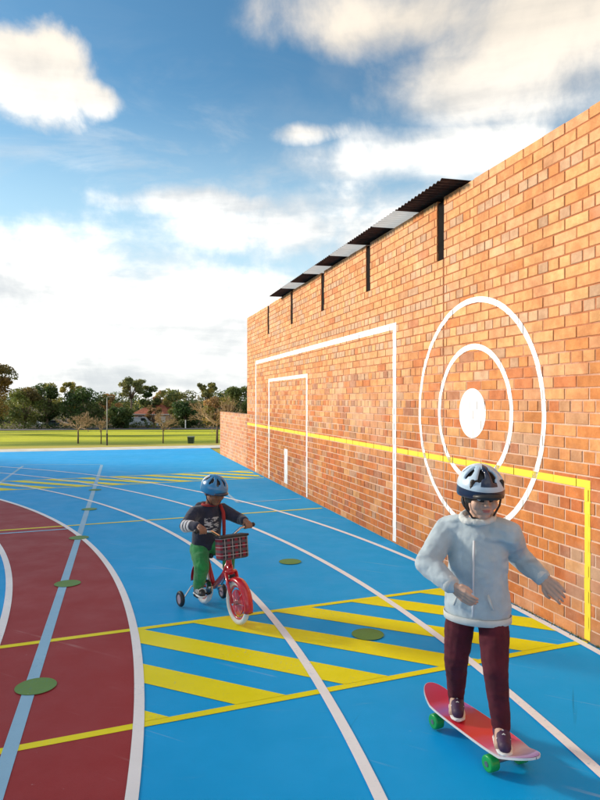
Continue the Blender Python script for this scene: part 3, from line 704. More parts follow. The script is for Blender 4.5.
M['tyre'] = mat('rubber', (.025, .025, .025), .8); M['rimm'] = mat('alloy_rim', (.4, .4, .4), .35, metal=.8)
def car(label, px, z, col, rz, van=False):
    x = sxz(px, z); o = tag(empty('parked_car', (x, z, terrain_z(x, z) + .1), R(rz)), label, 'car', 'cars parked under the park trees')
    pm = mat('car_paint', col, .3, coat=.5)
    prof = [(-2.1, .35), (-2.15, .75), (-1.95, .95), (-1.5, 1.0), (-.95, 1.42), (.55, 1.46), (1.15, 1.0), (1.95, .86), (2.12, .6), (2.08, .35)] if not van else [(-2.2, .35), (-2.25, 1.0), (-2.15, 1.85), (-1.9, 1.95), (.9, 1.95), (1.5, 1.2), (2.1, 1.0), (2.25, .7), (2.2, .35)]
    n = len(prof); b = MB(); V = [(a, -.85 + (.16 if c > 1.1 else 0), c) for a, c in prof] + [(a, .85 - (.16 if c > 1.1 else 0), c) for a, c in prof]
    b.add(V, [tuple(range(n)), tuple(range(2 * n - 1, n - 1, -1))] + [(i, i + n, (i + 1) % n + n, (i + 1) % n) for i in range(n)]); b.build('body', pm, o, bevel=.04)
    for sy in (-1, 1):
        yy = sy * .80; b = MB(); c = [(-1.3, 1.02), (-.88, 1.36), (.5, 1.39), (.98, 1.02)] if not van else [(.1, 1.25), (.1, 1.8), (.85, 1.8), (1.3, 1.25)]
        b.add([(a, sy * (.872 - (.15 if k > 1.1 else 0)), k) for a, k in c] , [(0, 1, 2, 3)]); b.build('side_window', M['pane'], o)
        for xx in (-1.3, 1.35):
            b = MB(); b.torus((xx, sy * .76, .32), .23, .10, n=20, m=8); wh = b.build('wheel', M['tyre'], o, smooth=True); b = MB(); b.cyl((xx, sy * .70, .32), (xx, sy * .83, .32), .20, 16); b.build('rim', M['rimm'], wh)
    b = MB(); b.box((2.06, -.72, .62), (2.14, -.42, .76)); b.build('headlight', M['glass_lamp'], o); b = MB(); b.box((2.06, .42, .62), (2.14, .72, .76)); b.build('headlight', M['glass_lamp'], o)
car('white parked car in the shade at the far left of the road', 33, 126, (.75, .75, .74), 4)
car('dark blue parked car beside the white one under the trees', 57, 127, (.03, .05, .10), 2)
car('grey van parked just left of the red roofed house', 141, 124, (.42, .44, .46), 3, True)

# ------------------------------------------------------------------ figure building
class Flesh(MB):
    """closed rounded pieces that are merged into one continuous surface"""
    def cap(s, p, q, r0, r1=None, n=12):
        r1 = r0 if r1 is None else r1; p, q = Vector(p), Vector(q); s.ball(p, r0, n, 8); s.ball(q, r1, n, 8)
        if (q - p).length > 1e-4: s.tube([p, q], [r0, r1], n)
    def chain(s, pts, rad, n=12):
        for i in range(len(pts) - 1): s.cap(pts[i], pts[i + 1], rad[i], rad[i + 1], n)
    def loft(s, rings, n=20):
        """rings: (centre, side vector, front vector)"""
        V = []
        for c, a, e in rings:
            c, a, e = Vector(c), Vector(a), Vector(e); V += [c + a * math.cos(2 * math.pi * j / n) + e * math.sin(2 * math.pi * j / n) for j in range(n)]
        F = [(i * n + j, i * n + (j + 1) % n, (i + 1) * n + (j + 1) % n, (i + 1) * n + j) for i in range(len(rings) - 1) for j in range(n)]
        s.add(V, F + [tuple(range(n - 1, -1, -1)), tuple(range((len(rings) - 1) * n, len(rings) * n))])
    def fuse(s, name, material, parent=None, voxel=.005, smooth=4, fold=0.0, fsize=.06, **k):
        o = link(name, s.mesh(name), material, parent, **k)
        bm = bmesh.new(); bm.from_mesh(o.data); bmesh.ops.recalc_face_normals(bm, faces=bm.faces); bm.to_mesh(o.data); bm.free()
        md = o.modifiers.new('r', 'REMESH'); md.mode = 'VOXEL'; md.voxel_size = voxel; md.use_smooth_shade = True
        if smooth: sm = o.modifiers.new('s', 'SMOOTH'); sm.factor = .5; sm.iterations = smooth
        if fold:
            tx = bpy.data.textures.new('folds', 'CLOUDS'); tx.noise_scale = fsize; tx.noise_depth = 2
            dm = o.modifiers.new('d', 'DISPLACE'); dm.texture = tx; dm.strength = fold; dm.mid_level = .5; dm.texture_coords = 'LOCAL'
            s2 = o.modifiers.new('s2', 'SMOOTH'); s2.factor = .4; s2.iterations = 1
        return baked(o)
def ik(a, b, l1, l2, pole):
    a, b = Vector(a), Vector(b); d = b - a; L = min(d.length, (l1 + l2) * .999); u = d.normalized(); b = a + u * L
    x = (l1 * l1 - l2 * l2 + L * L) / (2 * L); h = math.sqrt(max(0, l1 * l1 - x * x)); p = Vector(pole); p = (p - u * p.dot(u)).normalized()
    return a + u * x + p * h, b
def frame(fwd, up=(0, 0, 1)):
    f = Vector(fwd).normalized(); s = Vector(up).cross(f).normalized(); u = f.cross(s)     # s = the figure's left
    return Matrix((f, s, u)).transposed()
def head(b, c, fr, k=1.0):
    c = Vector(c)
    def e(p, r): b.ball(c + fr @ (Vector(p) * k), Vector(r) * k, 16, 12, fr)
    e((-.005, 0, .03), (.092, .074, .082)); e((.02, 0, -.035), (.062, .056, .06)); e((.045, 0, -.075), (.028, .030, .022))
    for s in (-1, 1): e((.052, s * .034, -.025), (.026, .024, .026)); e((-.004, s * .074, -.004), (.017, .009, .027)); e((.074, s * .026, .030), (.012, .022, .008)); e((.078, s * .009, -.024), (.010, .009, .007))
    e((.083, 0, -.010), (.010, .010, .018)); e((.089, 0, -.019), (.011, .012, .010)); e((.072, 0, -.047), (.012, .022, .010))
def face(o, c, fr, k, off, lipc, browc):
    """eyes, brows and lips as children of the body"""
    c = Vector(c) - Vector(off)
    for s in (-1, 1):
        b = MB(); b.ball(c + fr @ (Vector((.067, s * .029, .008)) * k), .0125 * k, 14, 10); ey = b.build('eye', M['eyewhite'], o, smooth=True)
        b = MB(); b.ball(c + fr @ (Vector((.0755, s * .0285, .008)) * k), Vector((.0045, .0062, .0062)) * k, 12, 8, fr); b.build('iris', M['iris'], ey, smooth=True)
        b = MB(); b.tube([c + fr @ (Vector((.083 - .014 * abs(t_), s * (.012 + .034 * t_), .037 + .004 * math.sin(t_ * 3.1))) * k) for t_ in (0, .3, .6, 1)], [.003 * k, .004 * k, .0036 * k, .002 * k], 6); b.build('eyebrow', browc, o, smooth=True)
    b = MB(); b.ball(c + fr @ (Vector((.0815, 0, -.0445)) * k), Vector((.0055, .019, .0035)) * k, 14, 8, fr); b.ball(c + fr @ (Vector((.081, 0, -.0505)) * k), Vector((.006, .016, .0042)) * k, 14, 8, fr); b.build('lips', lipc, o, smooth=True)
def helmet(o, c, fr, k, off, m_shell, m_second, m_dark, second):
    c = Vector(c) - Vector(off) + fr @ Vector((-.006, 0, .028)) * k; rx, ry, rz = .122 * k, .102 * k, .108 * k
    nl, nm = 32, 9; V = []; F = []; MI = []
    for i in range(nm + 1):
        th = math.pi * .5 * i / nm + .0001
        for j in range(nl):
            ph = 2 * math.pi * j / nl; low = -.030 * (0.5 - 0.5 * math.cos(ph)) - .018 if i == nm else 0
            q = Vector((rx * math.sin(th) * math.cos(ph) * (1.06 if math.cos(ph) < 0 else 1), ry * math.sin(th) * math.sin(ph), rz * math.cos(th) + low * k)); V.append(c + fr @ q)
    for i in range(nm):
        for j in range(nl):
            if 2 <= i <= 5 and j % 4 in (1, 2) and not (i in (2, 5) and j % 4 == 2) and (j // 4) % 8 not in ((4,) if i < 4 else ()): continue
            F.append((i * nl + j, (i + 1) * nl + j, (i + 1) * nl + (j + 1) % nl, i * nl + (j + 1) % nl)); MI.append(1 if second(i, j) else 0)
    b = MB(); b.add(V, F); b.mi = MI; h = b.build('helmet', [m_shell, m_second], o, smooth=True)
    bm = bmesh.new(); bm.from_mesh(h.data); bmesh.ops.remove_doubles(bm, verts=bm.verts, dist=.0008); bmesh.ops.recalc_face_normals(bm, faces=bm.faces); bm.to_mesh(h.data); bm.free()
    sd = h.modifiers.new('t', 'SOLIDIFY'); sd.thickness = .014 * k; sd.offset = -1; sb = h.modifiers.new('s', 'SUBSURF'); sb.levels = sb.render_levels = 2; baked(h)
    b = MB(); b.ball(c + fr @ Vector((0, 0, -.012 * k)), (rx * .885, ry * .885, rz * .90), 22, 16, fr); 
    me = b.mesh('liner', True); bm = bmesh.new(); bm.from_mesh(me); bmesh.ops.bisect_plane(bm, geom=bm.verts[:] + bm.edges[:] + bm.faces[:], plane_co=c + fr @ Vector((0, 0, -.012 * k)), plane_no=fr @ Vector((0.12, 0, -1)), clear_outer=True); bm.to_mesh(me); bm.free(); link('liner', me, m_dark, h)
    b = MB(); b.tube([c + fr @ (Vector(p) * k) for p in ((.098, -.062, -.008), (.124, -.034, -.002), (.132, 0, .0), (.124, .034, -.002), (.098, .062, -.008))], [.008 * k, .012 * k, .013 * k, .012 * k, .008 * k], 8); b.build('visor', m_dark, h, smooth=True)
    for s in (-1, 1):
        b = MB(); b.tube([c + fr @ (Vector(p) * k) for p in ((.02, s * .088, -.02), (.028, s * .078, -.07), (.045, s * .045, -.118), (.048, 0, -.128))], .0045 * k, 6); b.build('chin_strap', m_dark, h, smooth=True)
def grip_hand(b, bar, axis, back, wrist, k=1.0):
    """fist closed round a bar: palm behind and above it, four fingers over the front, thumb underneath"""
    bar, a, bk, wrist = Vector(bar), Vector(axis).normalized(), Vector(back).normalized(), Vector(wrist); up = Vector((0, 0, 1)); rr = .0195 * k
    pk = bar + bk * .020 * k + up * .018 * k
    b.chain([wrist, (wrist + pk) / 2 + up * .004, pk], [.019 * k, .021 * k, .019 * k])
    for i, ln in enumerate((.92, 1.0, .97, .82)):
        o = a * (i - 1.5) * .0165 * k; b.cap((wrist + pk) / 2 + o * .6, pk + o, .013 * k, .010 * k, 10)
        P = [bar + o + (bk * math.cos(t_) + up * math.sin(t_)) * rr for t_ in [R(x) for x in (50, 95, 150, 205, 205 + 55 * ln)]]
        b.chain([pk + o] + P, [.0105 * k, .0092 * k, .0086 * k, .0080 * k, .0076 * k, .0066 * k], 8)
    ins = a * -2.3 * .0165 * k
    b.chain([(wrist + pk) / 2 - a * .012 * k, bar + ins * .9 + bk * rr * .95, bar + ins * .85 + (bk * .3 - up) * rr, bar + ins * .7 + (-bk * .7 - up * .7) * rr], [.012 * k, .0105 * k, .0095 * k, .0085 * k], 8)
def relaxed_hand(b, wrist, d, palm, thumb, k=1.0, curl=.55):
    """half open hand: d towards the fingers, palm = way the palm faces, thumb = side the thumb leaves from"""
    w0, d, pn, th = Vector(wrist), Vector(d).normalized(), Vector(palm).normalized(), Vector(thumb).normalized()
    kn = w0 + d * .062 * k
    for i, ln in enumerate((.92, 1.0, .95, .76)):
        o = th * (1.5 - i) * .0185 * k; b.cap(w0 + o * .55 + d * .008 * k, kn + o, .0140 * k, .0098 * k, 10)
        p, u = kn + o, d.copy(); P = [p]; rad = [.0088 * k]
        for j, sg in enumerate((.030, .021, .017)):
            u = (u * math.cos(curl * (.35 + .45 * j + .12 * (i - 1))) + pn * math.sin(curl * (.35 + .45 * j + .12 * (i - 1)))).normalized(); p = p + u * sg * ln * k; P.append(p); rad.append((.0078 - .0009 * j) * k)
        b.chain(P, rad, 8)
    b.chain([w0 + d * .016 * k + th * .014 * k, w0 + d * .036 * k + th * .036 * k + pn * .008 * k, w0 + d * .060 * k + th * .044 * k + pn * .016 * k, w0 + d * .078 * k + th * .042 * k + pn * .022 * k], [.013 * k, .011 * k, .0095 * k, .0078 * k], 8)

M.update(
    eyewhite=mat('eye_white', (.75, .74, .72), .2), iris=mat('dark_iris', (.03, .018, .01), .1), hair=mat('dark_hair', (.018, .012, .009), .5, .3, 40, .4, 150),
    skin_dark=mat('brown_skin', (.26, .125, .072), .5, .12, 18, .15, 260), lip_dark=mat('dark_lips', (.22, .08, .06), .4),
    skin_fair=mat('light_skin', (.55, .34, .25), .5, .12, 18, .15, 260), lip_fair=mat('pink_lips', (.48, .17, .15), .4),
    green=mat('green_trousers_cloth', (.012, .26, .06), .85, .2, 14, .5, 420, sheen=.3, fold=.95), jkt=mat('pale_blue_jacket_cloth', (.47, .56, .61), .8, .10, 9, .5, 420, sheen=.2, fold=.95),
    cream=mat('pale_rib_cloth', (.60, .63, .62), .85, .08, 12, .4, 400), maroon=mat('maroon_cloth', (.085, .006, .016), .9, .2, 14, .4, 420, fold=.95),
    redcloth=mat('red_cloth', (.38, .03, .03), .85, .15, 14, .4, 400), whitecloth=mat('white_cloth', (.74, .75, .77), .85, .06, 14, .4, 400),
    shoeblack=mat('black_shoe', (.03, .03, .035), .5, .2, 20, .2, 200), shoewhite=mat('white_shoe', (.72, .72, .70), .55, .1, 20), shoepurple=mat('dark_purple_shoe', (.05, .018, .06), .6, .2, 20),
    hblue=mat('blue_helmet_shell', (.03, .20, .42), .25, .1, 6, coat=.5), hnavy=mat('navy_helmet_shell', (.012, .02, .05), .3, coat=.5), hwhite2=mat('white_helmet_shell', (.72, .74, .76), .28, coat=.4), hice=mat('ice_blue_helmet_shell', (.45, .58, .70), .28, .08, 6, coat=.4), hpink=mat('pink_helmet_panel', (.62, .30, .38), .35, coat=.3), black=mat('black_plastic', (.018, .018, .02), .5),
    bred=mat('red_bike_enamel', (.52, .012, .022), .25, .08, 6, coat=.6), bwhite=mat('white_tyre_rubber', (.70, .69, .66), .6, .12, 12), chrome=mat('chromed_steel', (.62, .62, .63), .2, metal=1.0), saddle=mat('black_saddle_vinyl', (.025, .025, .028), .5, bump=.2),
    wheelgreen=mat('green_urethane', (.01, .33, .06), .3, .1, 8), dwhite=mat('white_deck_edge', (.75, .72, .70), .4), truck=mat('cast_truck', (.25, .25, .26), .4, metal=.8),
)
# navy hoodie with a washed white print on the chest
m = bpy.data.materials.new('navy_hoodie_cloth'); m.use_nodes = True; t = NT(m.node_tree); t.n.clear()
co = t.node('ShaderNodeTexCoord').outputs['Object']; X_, Y_, Z_ = t.node('ShaderNodeSeparateXYZ', {0: co}).outputs
pn = t.noise(t.vm('MULTIPLY', co, (1, 22, 60)), 1.0, 3, .6)
inside = t.m('MULTIPLY', t.m('MULTIPLY', t.mr(t.m('ABSOLUTE', Y_), .066, .058), t.mr(t.m('ABSOLUTE', t.m('SUBTRACT', Z_, .655)), .060, .052)), t.m('GREATER_THAN', X_, .10))
c = t.mix(t.m('MULTIPLY', inside, t.mr(pn, .47, .53, 0, .85)), t.mix(t.mr(t.noise(co, 14, 4), .3, .7), (.010, .014, .036), (.020, .026, .058)), (.62, .66, .74))
bb = t.node('ShaderNodeBsdfPrincipled', {'Base Color': c, 'Roughness': .9, 'Sheen Weight': .3, 'Normal': t.node('ShaderNodeBump', {'Strength': .5, 'Distance': .004, 'Height': t.noise(co, 420, 3)}).outputs[0]})
t.node('ShaderNodeOutputMaterial', {0: bb.outputs[0]}); M['navy'] = m
# dark checked cloth of the handlebar bag
m = bpy.data.materials.new('checked_bag_cloth'); m.use_nodes = True; t = NT(m.node_tree); t.n.clear()
co = t.node('ShaderNodeTexCoord').outputs['Object']; X_, Y_, Z_ = t.node('ShaderNodeSeparateXYZ', {0: co}).outputs
def bands(v, per, w_, ph=0.0): return t.m('LESS_THAN', t.m('FRACT', t.m('ADD', t.m('DIVIDE', v, per), ph)), w_)
c = t.mix(bands(Y_, .062, .38), (.025, .022, .03), (.22, .014, .032)); c = t.mix(bands(Z_, .058, .34, .2), c, (.09, .075, .09)); c = t.mix(t.m('MAXIMUM', bands(Y_, .062, .08, .35), bands(Z_, .058, .08, .55)), c, (.40, .36, .38))
bb = t.node('ShaderNodeBsdfPrincipled', {'Base Color': c, 'Roughness': .85, 'Normal': t.node('ShaderNodeBump', {'Strength': .5, 'Distance': .004, 'Height': t.noise(co, 300, 3)}).outputs[0]})
t.node('ShaderNodeOutputMaterial', {0: bb.outputs[0]}); M['check'] = m

# ------------------------------------------------------------------ small red bicycle (x forward, y left, z up, origin under the rear hub)
BH = Vector((.56, -.83)).normalized(); BL = Vector((-BH.y, BH.x)); BO = Vector((-.45, 4.64)) - BH * .58; BROT = math.atan2(BH.y, BH.x)
bike = tag(empty('bicycle', (BO.x, BO.y, .007), BROT), 'small red bicycle with training wheels and a checked handlebar bag on the blue court', 'bicycle')
WR = .158
def wheel(x, name, spokes):
    b = MB(); b.torus((x, 0, WR), WR - .020, .020, n=48, m=10); ty = b.build(name, M['bwhite'], bike, smooth=True)
    b = MB(); b.torus((x, 0, WR), WR - .043, .0085, n=40, m=8); b.build('rim', M['bred'], ty, smooth=True)
    b = MB(); b.cyl((x, -.045, WR), (x, .045, WR), .016, 14); b.build('hub', M['chrome'], ty, auto=40)
    for k in range(spokes):
        a = 2 * math.pi * k / spokes; sd = .018 if k % 2 else -.018
        b = MB(); b.tube([(x + .014 * math.cos(a), sd, WR + .014 * math.sin(a)), (x + (WR - .045) * math.cos(a), 0, WR + (WR - .045) * math.sin(a))], .0016, 5); b.build('spoke', M['chrome'], ty, smooth=True)
    return ty
wheel(0, 'rear_wheel', 14); fw = wheel(.58, 'front_wheel', 14)
b = MB(); b.torus((.58, 0, WR), .088, .004, n=32, m=6); b.cyl((.58, -.006, WR), (.58, .006, WR), .088, 32); b.build('wheel_disc', M['bred'], fw, auto=30)
def fender(x, a0, a1, name):
    b = MB(); V = []; n = 22; pr = [(-.034, -.012), (-.026, .006), (0, .013), (.026, .006), (.034, -.012)]
    for i in range(n + 1):
        a = R(a0 + (a1 - a0) * i / n)
        for yy, h in pr: rr = WR + .008 + h; V.append((x + rr * math.cos(a), yy, WR + rr * math.sin(a)))
    b.add(V, [(i * 5 + j, (i + 1) * 5 + j, (i + 1) * 5 + j + 1, i * 5 + j + 1) for i in range(n) for j in range(4)]); o = b.build(name, M['bred'], bike, smooth=True)
    sd = o.modifiers.new('t', 'SOLIDIFY'); sd.thickness = .003
fender(.58, -12, 142, 'mudguard'); fender(0, 55, 185, 'mudguard')
b = MB()
b.tube([(.445, 0, .43), (.38, 0, .33), (.20, 0, .18)], [.021, .021, .020], 12); b.tube([(.20, 0, .18), (.085, 0, .365)], [.017, .016], 12); b.tube([(.45, 0, .40), (.475, 0, .335)], [.024, .024], 12); b.tube([(.430, 0, .47), (.452, 0, .40)], [.021, .021], 12)
for s in (-1, 1): b.tube([(.20, s * .02, .18), (.08, s * .045, .165), (0, s * .047, WR)], [.010, .010, .009], 8); b.tube([(.10, s * .015, .33), (0, s * .047, WR)], [.009, .008], 8)
b.build('frame', M['bred'], bike, smooth=True)
b = MB(); b.tube([(.465, -.042, .355), (.485, 0, .36), (.465, .042, .355)], .014, 8)
for s in (-1, 1): b.tube([(.472, s * .042, .355), (.53, s * .044, .24), (.58, s * .044, WR)], [.013, .012, .010], 8)
b.build('fork', M['bred'], bike, smooth=True)
b = MB(); b.tube([(.432, 0, .46), (.402, 0, .60)], .012, 10); b.tube([(.385, -.225, .665), (.40, -.12, .655), (.402, -.05, .605), (.402, 0, .600), (.402, .05, .605), (.40, .12, .655), (.385, .225, .665)], .010, 10); b.build('handlebar', M['chrome'], bike, smooth=True)
for s in (-1, 1):
    b = MB(); b.tube([(.3925, s * .160, .661), (.384, s * .235, .665)], .0145, 12); b.ball((.384, s * .237, .665), .018, 12, 8); b.build('grip', M['black'], bike, smooth=True)
f = Flesh(); f.chain([(-.02, -.045, .405), (.02, 0, .405), (-.02, .045, .405)], [.035, .035, .035]); f.chain([(.02, 0, .402), (.15, 0, .405)], [.04, .018]); f.fuse('saddle', M['saddle'], bike, .006, 6)
b = MB(); b.tube([(.085, 0, .34), (.07, 0, .39)], .012, 10); b.build('seat_post', M['chrome'], bike, smooth=True)
CR = Vector((.20, 0, .18)); cd = Vector((-.055, 0, -.062))
b = MB(); b.cyl((.20, -.055, .18), (.20, .055, .18), .014, 12); b.cyl((.20, -.046, .18), (.20, -.040, .18), .052, 28)
for s in (-1, 1): b.tube([CR + Vector((0, s * .055, 0)), CR - cd * s + Vector((0, s * .062, 0))], .008, 8)
b.build('crank', M['chrome'], bike, auto=35)
for s in (-1, 1): p = CR - cd * s; b = MB(); b.box((p.x - .035, s * .068 if s > 0 else -.135, p.z - .011), (p.x + .035, .135 if s > 0 else -.068, p.z + .011)); b.build('pedal', M['black'], bike, bevel=.004)
b = MB(); b.tube([(.19, -.047, .231), (.01, -.047, WR + .03), (-.03, -.047, WR), (.01, -.047, WR - .03), (.19, -.047, .129)], .010, 6); b.build('chain_guard', M['black'], bike, smooth=True)
for s in (-1, 1):
    b = MB(); b.torus((-.02, s * .185, .062), .045, .017, n=28, m=10); tw = b.build('training_wheel', M['black'], bike, smooth=True)
    b = MB(); b.cyl((-.02, s * .172, .062), (-.02, s * .198, .062), .040, 20); b.build('wheel_disc', mat('pinkish_grey_plastic', (.42, .30, .34), .5), tw, auto=30)
    b = MB(); b.tube([(0, s * .05, WR), (-.005, s * .10, .15), (-.02, s * .15, .07), (-.02, s * .172, .062)], .007, 8); b.build('stabiliser_arm', M['chrome'], bike, smooth=True)
b = MB(); b.box((.425, -.115, .455), (.53, .115, .625)); bag = b.build('handlebar_bag', M['check'], bike, bevel=.022); bag.rotation_euler = (0, R(-8), 0); bag.location = (.09, 0, -.06)
for p in bag.data.polygons: p.use_smooth = True
b = MB(); b.box((.420, -.118, .612), (.538, .118, .630)); fl = b.build('bag_flap', M['black'], bag, bevel=.006)

# ---- child riding it
KID = BO; kx = dict(loc=(BO.x, BO.y, .007), rot=(0, 0, BROT))
hipL, hipR = Vector((.05, .058, .465)), Vector((.05, -.058, .465)); HC = (.180, .01, .912); HF = frame((.93, .14, -.30)); HK = .98
footR, footL = CR + cd + Vector((-.015, -.102, .060)), CR - cd + Vector((-.015, .102, .060))
kneeR, ankR = ik(hipR, footR, .205, .185, (1, -.25, .2)); kneeL, ankL = ik(hipL, footL, .205, .185, (1, .25, .2))
shL, shR = Vector((.105, .118, .745)), Vector((.105, -.118, .745)); wrL, wrR = Vector((.335, .195, .690)), Vector((.335, -.195, .690))
elL, wrL = ik(shL, wrL, .165, .150, (-.2, .9, -.5)); elR, wrR = ik(shR, wrR, .165, .150, (-.2, -.9, -.5))
f = Flesh(); f.loft([((.05, 0, .43), (0, .085, 0), (.06, 0, 0)), ((.05, 0, .50), (0, .095, 0), (.068, 0, 0)), ((.07, 0, .60), (0, .085, 0), (.062, 0, 0)), ((.095, 0, .70), (0, .10, 0), (.065, 0, 0)), ((.105, 0, .765), (0, .075, 0), (.05, 0, 0))])
f.chain([(.108, 0, .75), (.125, 0, .80), (.15, .005, .87)], [.045, .038, .04]); head(f, HC, HF, HK)
for sh, elb, wr, hp, kn, an, s in ((shL, elL, wrL, hipL, kneeL, ankL, 1), (shR, elR, wrR, hipR, kneeR, ankR, -1)):
    f.chain([(.10, s * .06, .745), sh, elb, wr], [.045, .040, .030, .020]); f.chain([hp, kn, an], [.062, .044, .028]); f.cap(an, an + Vector((.07, 0, -.045)), .024, .02)
    grip_hand(f, (.3895, s * .192, .663), (0, s, 0), (-1, 0, .25), wr, .92)
kid = f.fuse('person', M['skin_dark'], None, .0036, 3, **kx)
tag(kid, 'child in navy hoodie and green trousers riding the small red bicycle', 'person')
face(kid, HC, HF, HK, (0, 0, 0), M['lip_dark'], M['hair'])
f = Flesh(); f.ball(Vector(HC) + HF @ Vector((-.012, 0, .034)), (.097, .083, .088), 18, 14, HF); hr = f.mesh('hair', True); bm = bmesh.new(); bm.from_mesh(hr); bmesh.ops.bisect_plane(bm, geom=bm.verts[:] + bm.edges[:] + bm.faces[:], plane_co=Vector(HC) + HF @ Vector((.02, 0, .02)), plane_no=HF @ Vector((.75, 0, -.5)), clear_outer=True); bm.to_mesh(hr); bm.free(); link('hair', hr, M['hair'], kid)
helmet(kid, HC, HF, HK, (0, 0, 0), M['hblue'], M['hwhite2'], M['hnavy'], lambda i, j: 11 <= j <= 20 and i > 2)
f = Flesh()   # hoodie
f.loft([((.052, 0, .445), (0, .112, 0), (.085, 0, 0)), ((.052, 0, .47), (0, .118, 0), (.090, 0, 0)), ((.060, 0, .56), (0, .118, 0), (.090, 0, 0)), ((.080, 0, .66), (0, .118, 0), (.086, 0, 0)), ((.098, 0, .735), (0, .118, 0), (.074, 0, 0)), ((.108, 0, .785), (0, .072, 0), (.060, 0, 0)), ((.118, 0, .81), (0, .058, 0), (.055, 0, 0))])
f.loft([((.04, 0, .80), (0, .075, 0), (.045, 0, -.015)), ((.035, 0, .77), (0, .095, 0), (.058, 0, -.01)), ((.03, 0, .73), (0, .085, 0), (.05, 0, 0)), ((.03, 0, .70), (0, .05, 0), (.03, 0, 0))])
for sh, elb, wr, s in ((shL, elL, wrL, 1), (shR, elR, wrR, -1)): f.chain([(.098, s * .055, .742), sh, elb, wr - (wr - elb) * .12], [.062, .058, .045, .034])
f.fuse('hoodie', M['navy'], kid, .0052, 6, .010, .045)
b = MB(); b.torus((.118, 0, .806), .056, .011, 'z', 28, 8); cl_ = b.build('collar', M['redcloth'], kid, smooth=True)
b = MB(); b.tube([(.152, .075, .80), (.178, .088, .745), (.176, .095, .68), (.160, .105, .60), (.125, .122, .53)], [.013, .015, .015, .014, .012], 8); b.build('backpack_strap', M['redcloth'], kid, smooth=True)
for k in range(3):
    b = MB(); p = elR.lerp(wrR, .06 + .20 * k); d = (wrR - elR).normalized(); b.tube([p - d * .009, p + d * .009], [.0475 - .0022 * k, .0470 - .0024 * k], 20); b.build('sleeve_band', M['whitecloth'], kid, smooth=True)
f = Flesh()   # trousers
f.loft([((.05, 0, .40), (0, .095, 0), (.075, 0, 0)), ((.05, 0, .44), (0, .108, 0), (.084, 0, 0)), ((.05, 0, .50), (0, .106, 0), (.080, 0, 0))])
for hp, kn, an in ((hipL, kneeL, ankL), (hipR, kneeR, ankR)): f.chain([hp + Vector((0, 0, -.01)), hp.lerp(kn, .55), kn, kn.lerp(an, .55), an + (kn - an) * .12], [.076, .068, .058, .050, .046])
f.fuse('trousers', M['green'], kid, .0052, 6, .009, .04)
for an, s in ((ankL, 1), (ankR, -1)):
    f = Flesh(); f.chain([an + Vector((-.008, 0, .0)), an + Vector((-.01, 0, -.028)), an + Vector((.045, 0, -.030)), an + Vector((.085, s * .006, -.034))], [.032, .034, .032, .025]); sh_ = f.fuse('shoe', M['shoeblack'], kid, .004, 4)
    f = Flesh(); f.loft([(an + Vector((-.042, 0, -.052)), (0, .030, 0), (0, 0, .010)), (an + Vector((-.01, 0, -.053)), (0, .034, 0), (0, 0, .011)), (an + Vector((.05, 0, -.053)), (0, .035, 0), (0, 0, .011)), (an + Vector((.095, s * .006, -.052)), (0, .030, 0), (0, 0, .010)), (an + Vector((.112, s * .006, -.050)), (0, .012, 0), (0, 0, .006))]); f.fuse('sole', M['shoewhite'], sh_, .004, 2)
    for q in (.005, .03, .055):
        b = MB(); c_ = an + Vector((q, 0, -.026)); b.tube([c_ + Vector((.012, -.034, -.006)), c_ + Vector((.004, -.026, .018)), c_ + Vector((0, 0, .034 - .14 * q)), c_ + Vector((.004, .026, .018)), c_ + Vector((.012, .034, -.006))], [.006] * 5, 6); b.build('shoe_stripe', M['shoewhite'], sh_, smooth=True)

# ------------------------------------------------------------------ skateboard and its rider
SB = Vector((.83, 3.02)); SE = Vector((.40, -.917)).normalized(); SROT = math.atan2(SE.y, SE.x)
skate = tag(empty('skateboard', (SB.x, SB.y, .007), SROT), 'red and pink skateboard with green wheels under the child in pale blue', 'skateboard')
m = bpy.data.materials.new('deck_print'); m.use_nodes = True; t = NT(m.node_tree); t.n.clear()
co = t.node('ShaderNodeTexCoord').outputs['Object']; X_, Y_, Z_ = t.node('ShaderNodeSeparateXYZ', {0: co}).outputs
rp = t.node('ShaderNodeValToRGB', {0: t.mr(t.m('ADD', X_, t.m('MULTIPLY', t.m('SUBTRACT', t.noise(co, 9, 3), .5), .10)), -.38, .38, smooth=False)})
el_ = rp.color_ramp.elements; cols = [(0, (.62, .05, .16)), (.16, (.66, .02, .09)), (.28, (.34, .10, .42)), (.36, (.60, .015, .05)), (.60, (.70, .015, .02)), (.74, (.68, .08, .22)), (.84, (.74, .58, .62)), (.93, (.36, .28, .55)), (1, (.22, .12, .34))]
el_[0].position, el_[0].color = cols[0][0], (*cols[0][1], 1); el_[1].position, el_[1].color = 1, (*cols[-1][1], 1)
for p, c in cols[1:-1]: e = el_.new(p); e.color = (*c, 1)
bb = t.node('ShaderNodeBsdfPrincipled', {'Base Color': rp.outputs[0], 'Roughness': .4, 'Normal': t.node('ShaderNodeBump', {'Strength': .25, 'Distance': .002, 'Height': t.noise(co, 300, 3)}).outputs[0]}); t.node('ShaderNodeOutputMaterial', {0: bb.outputs[0]}); M['deck'] = m
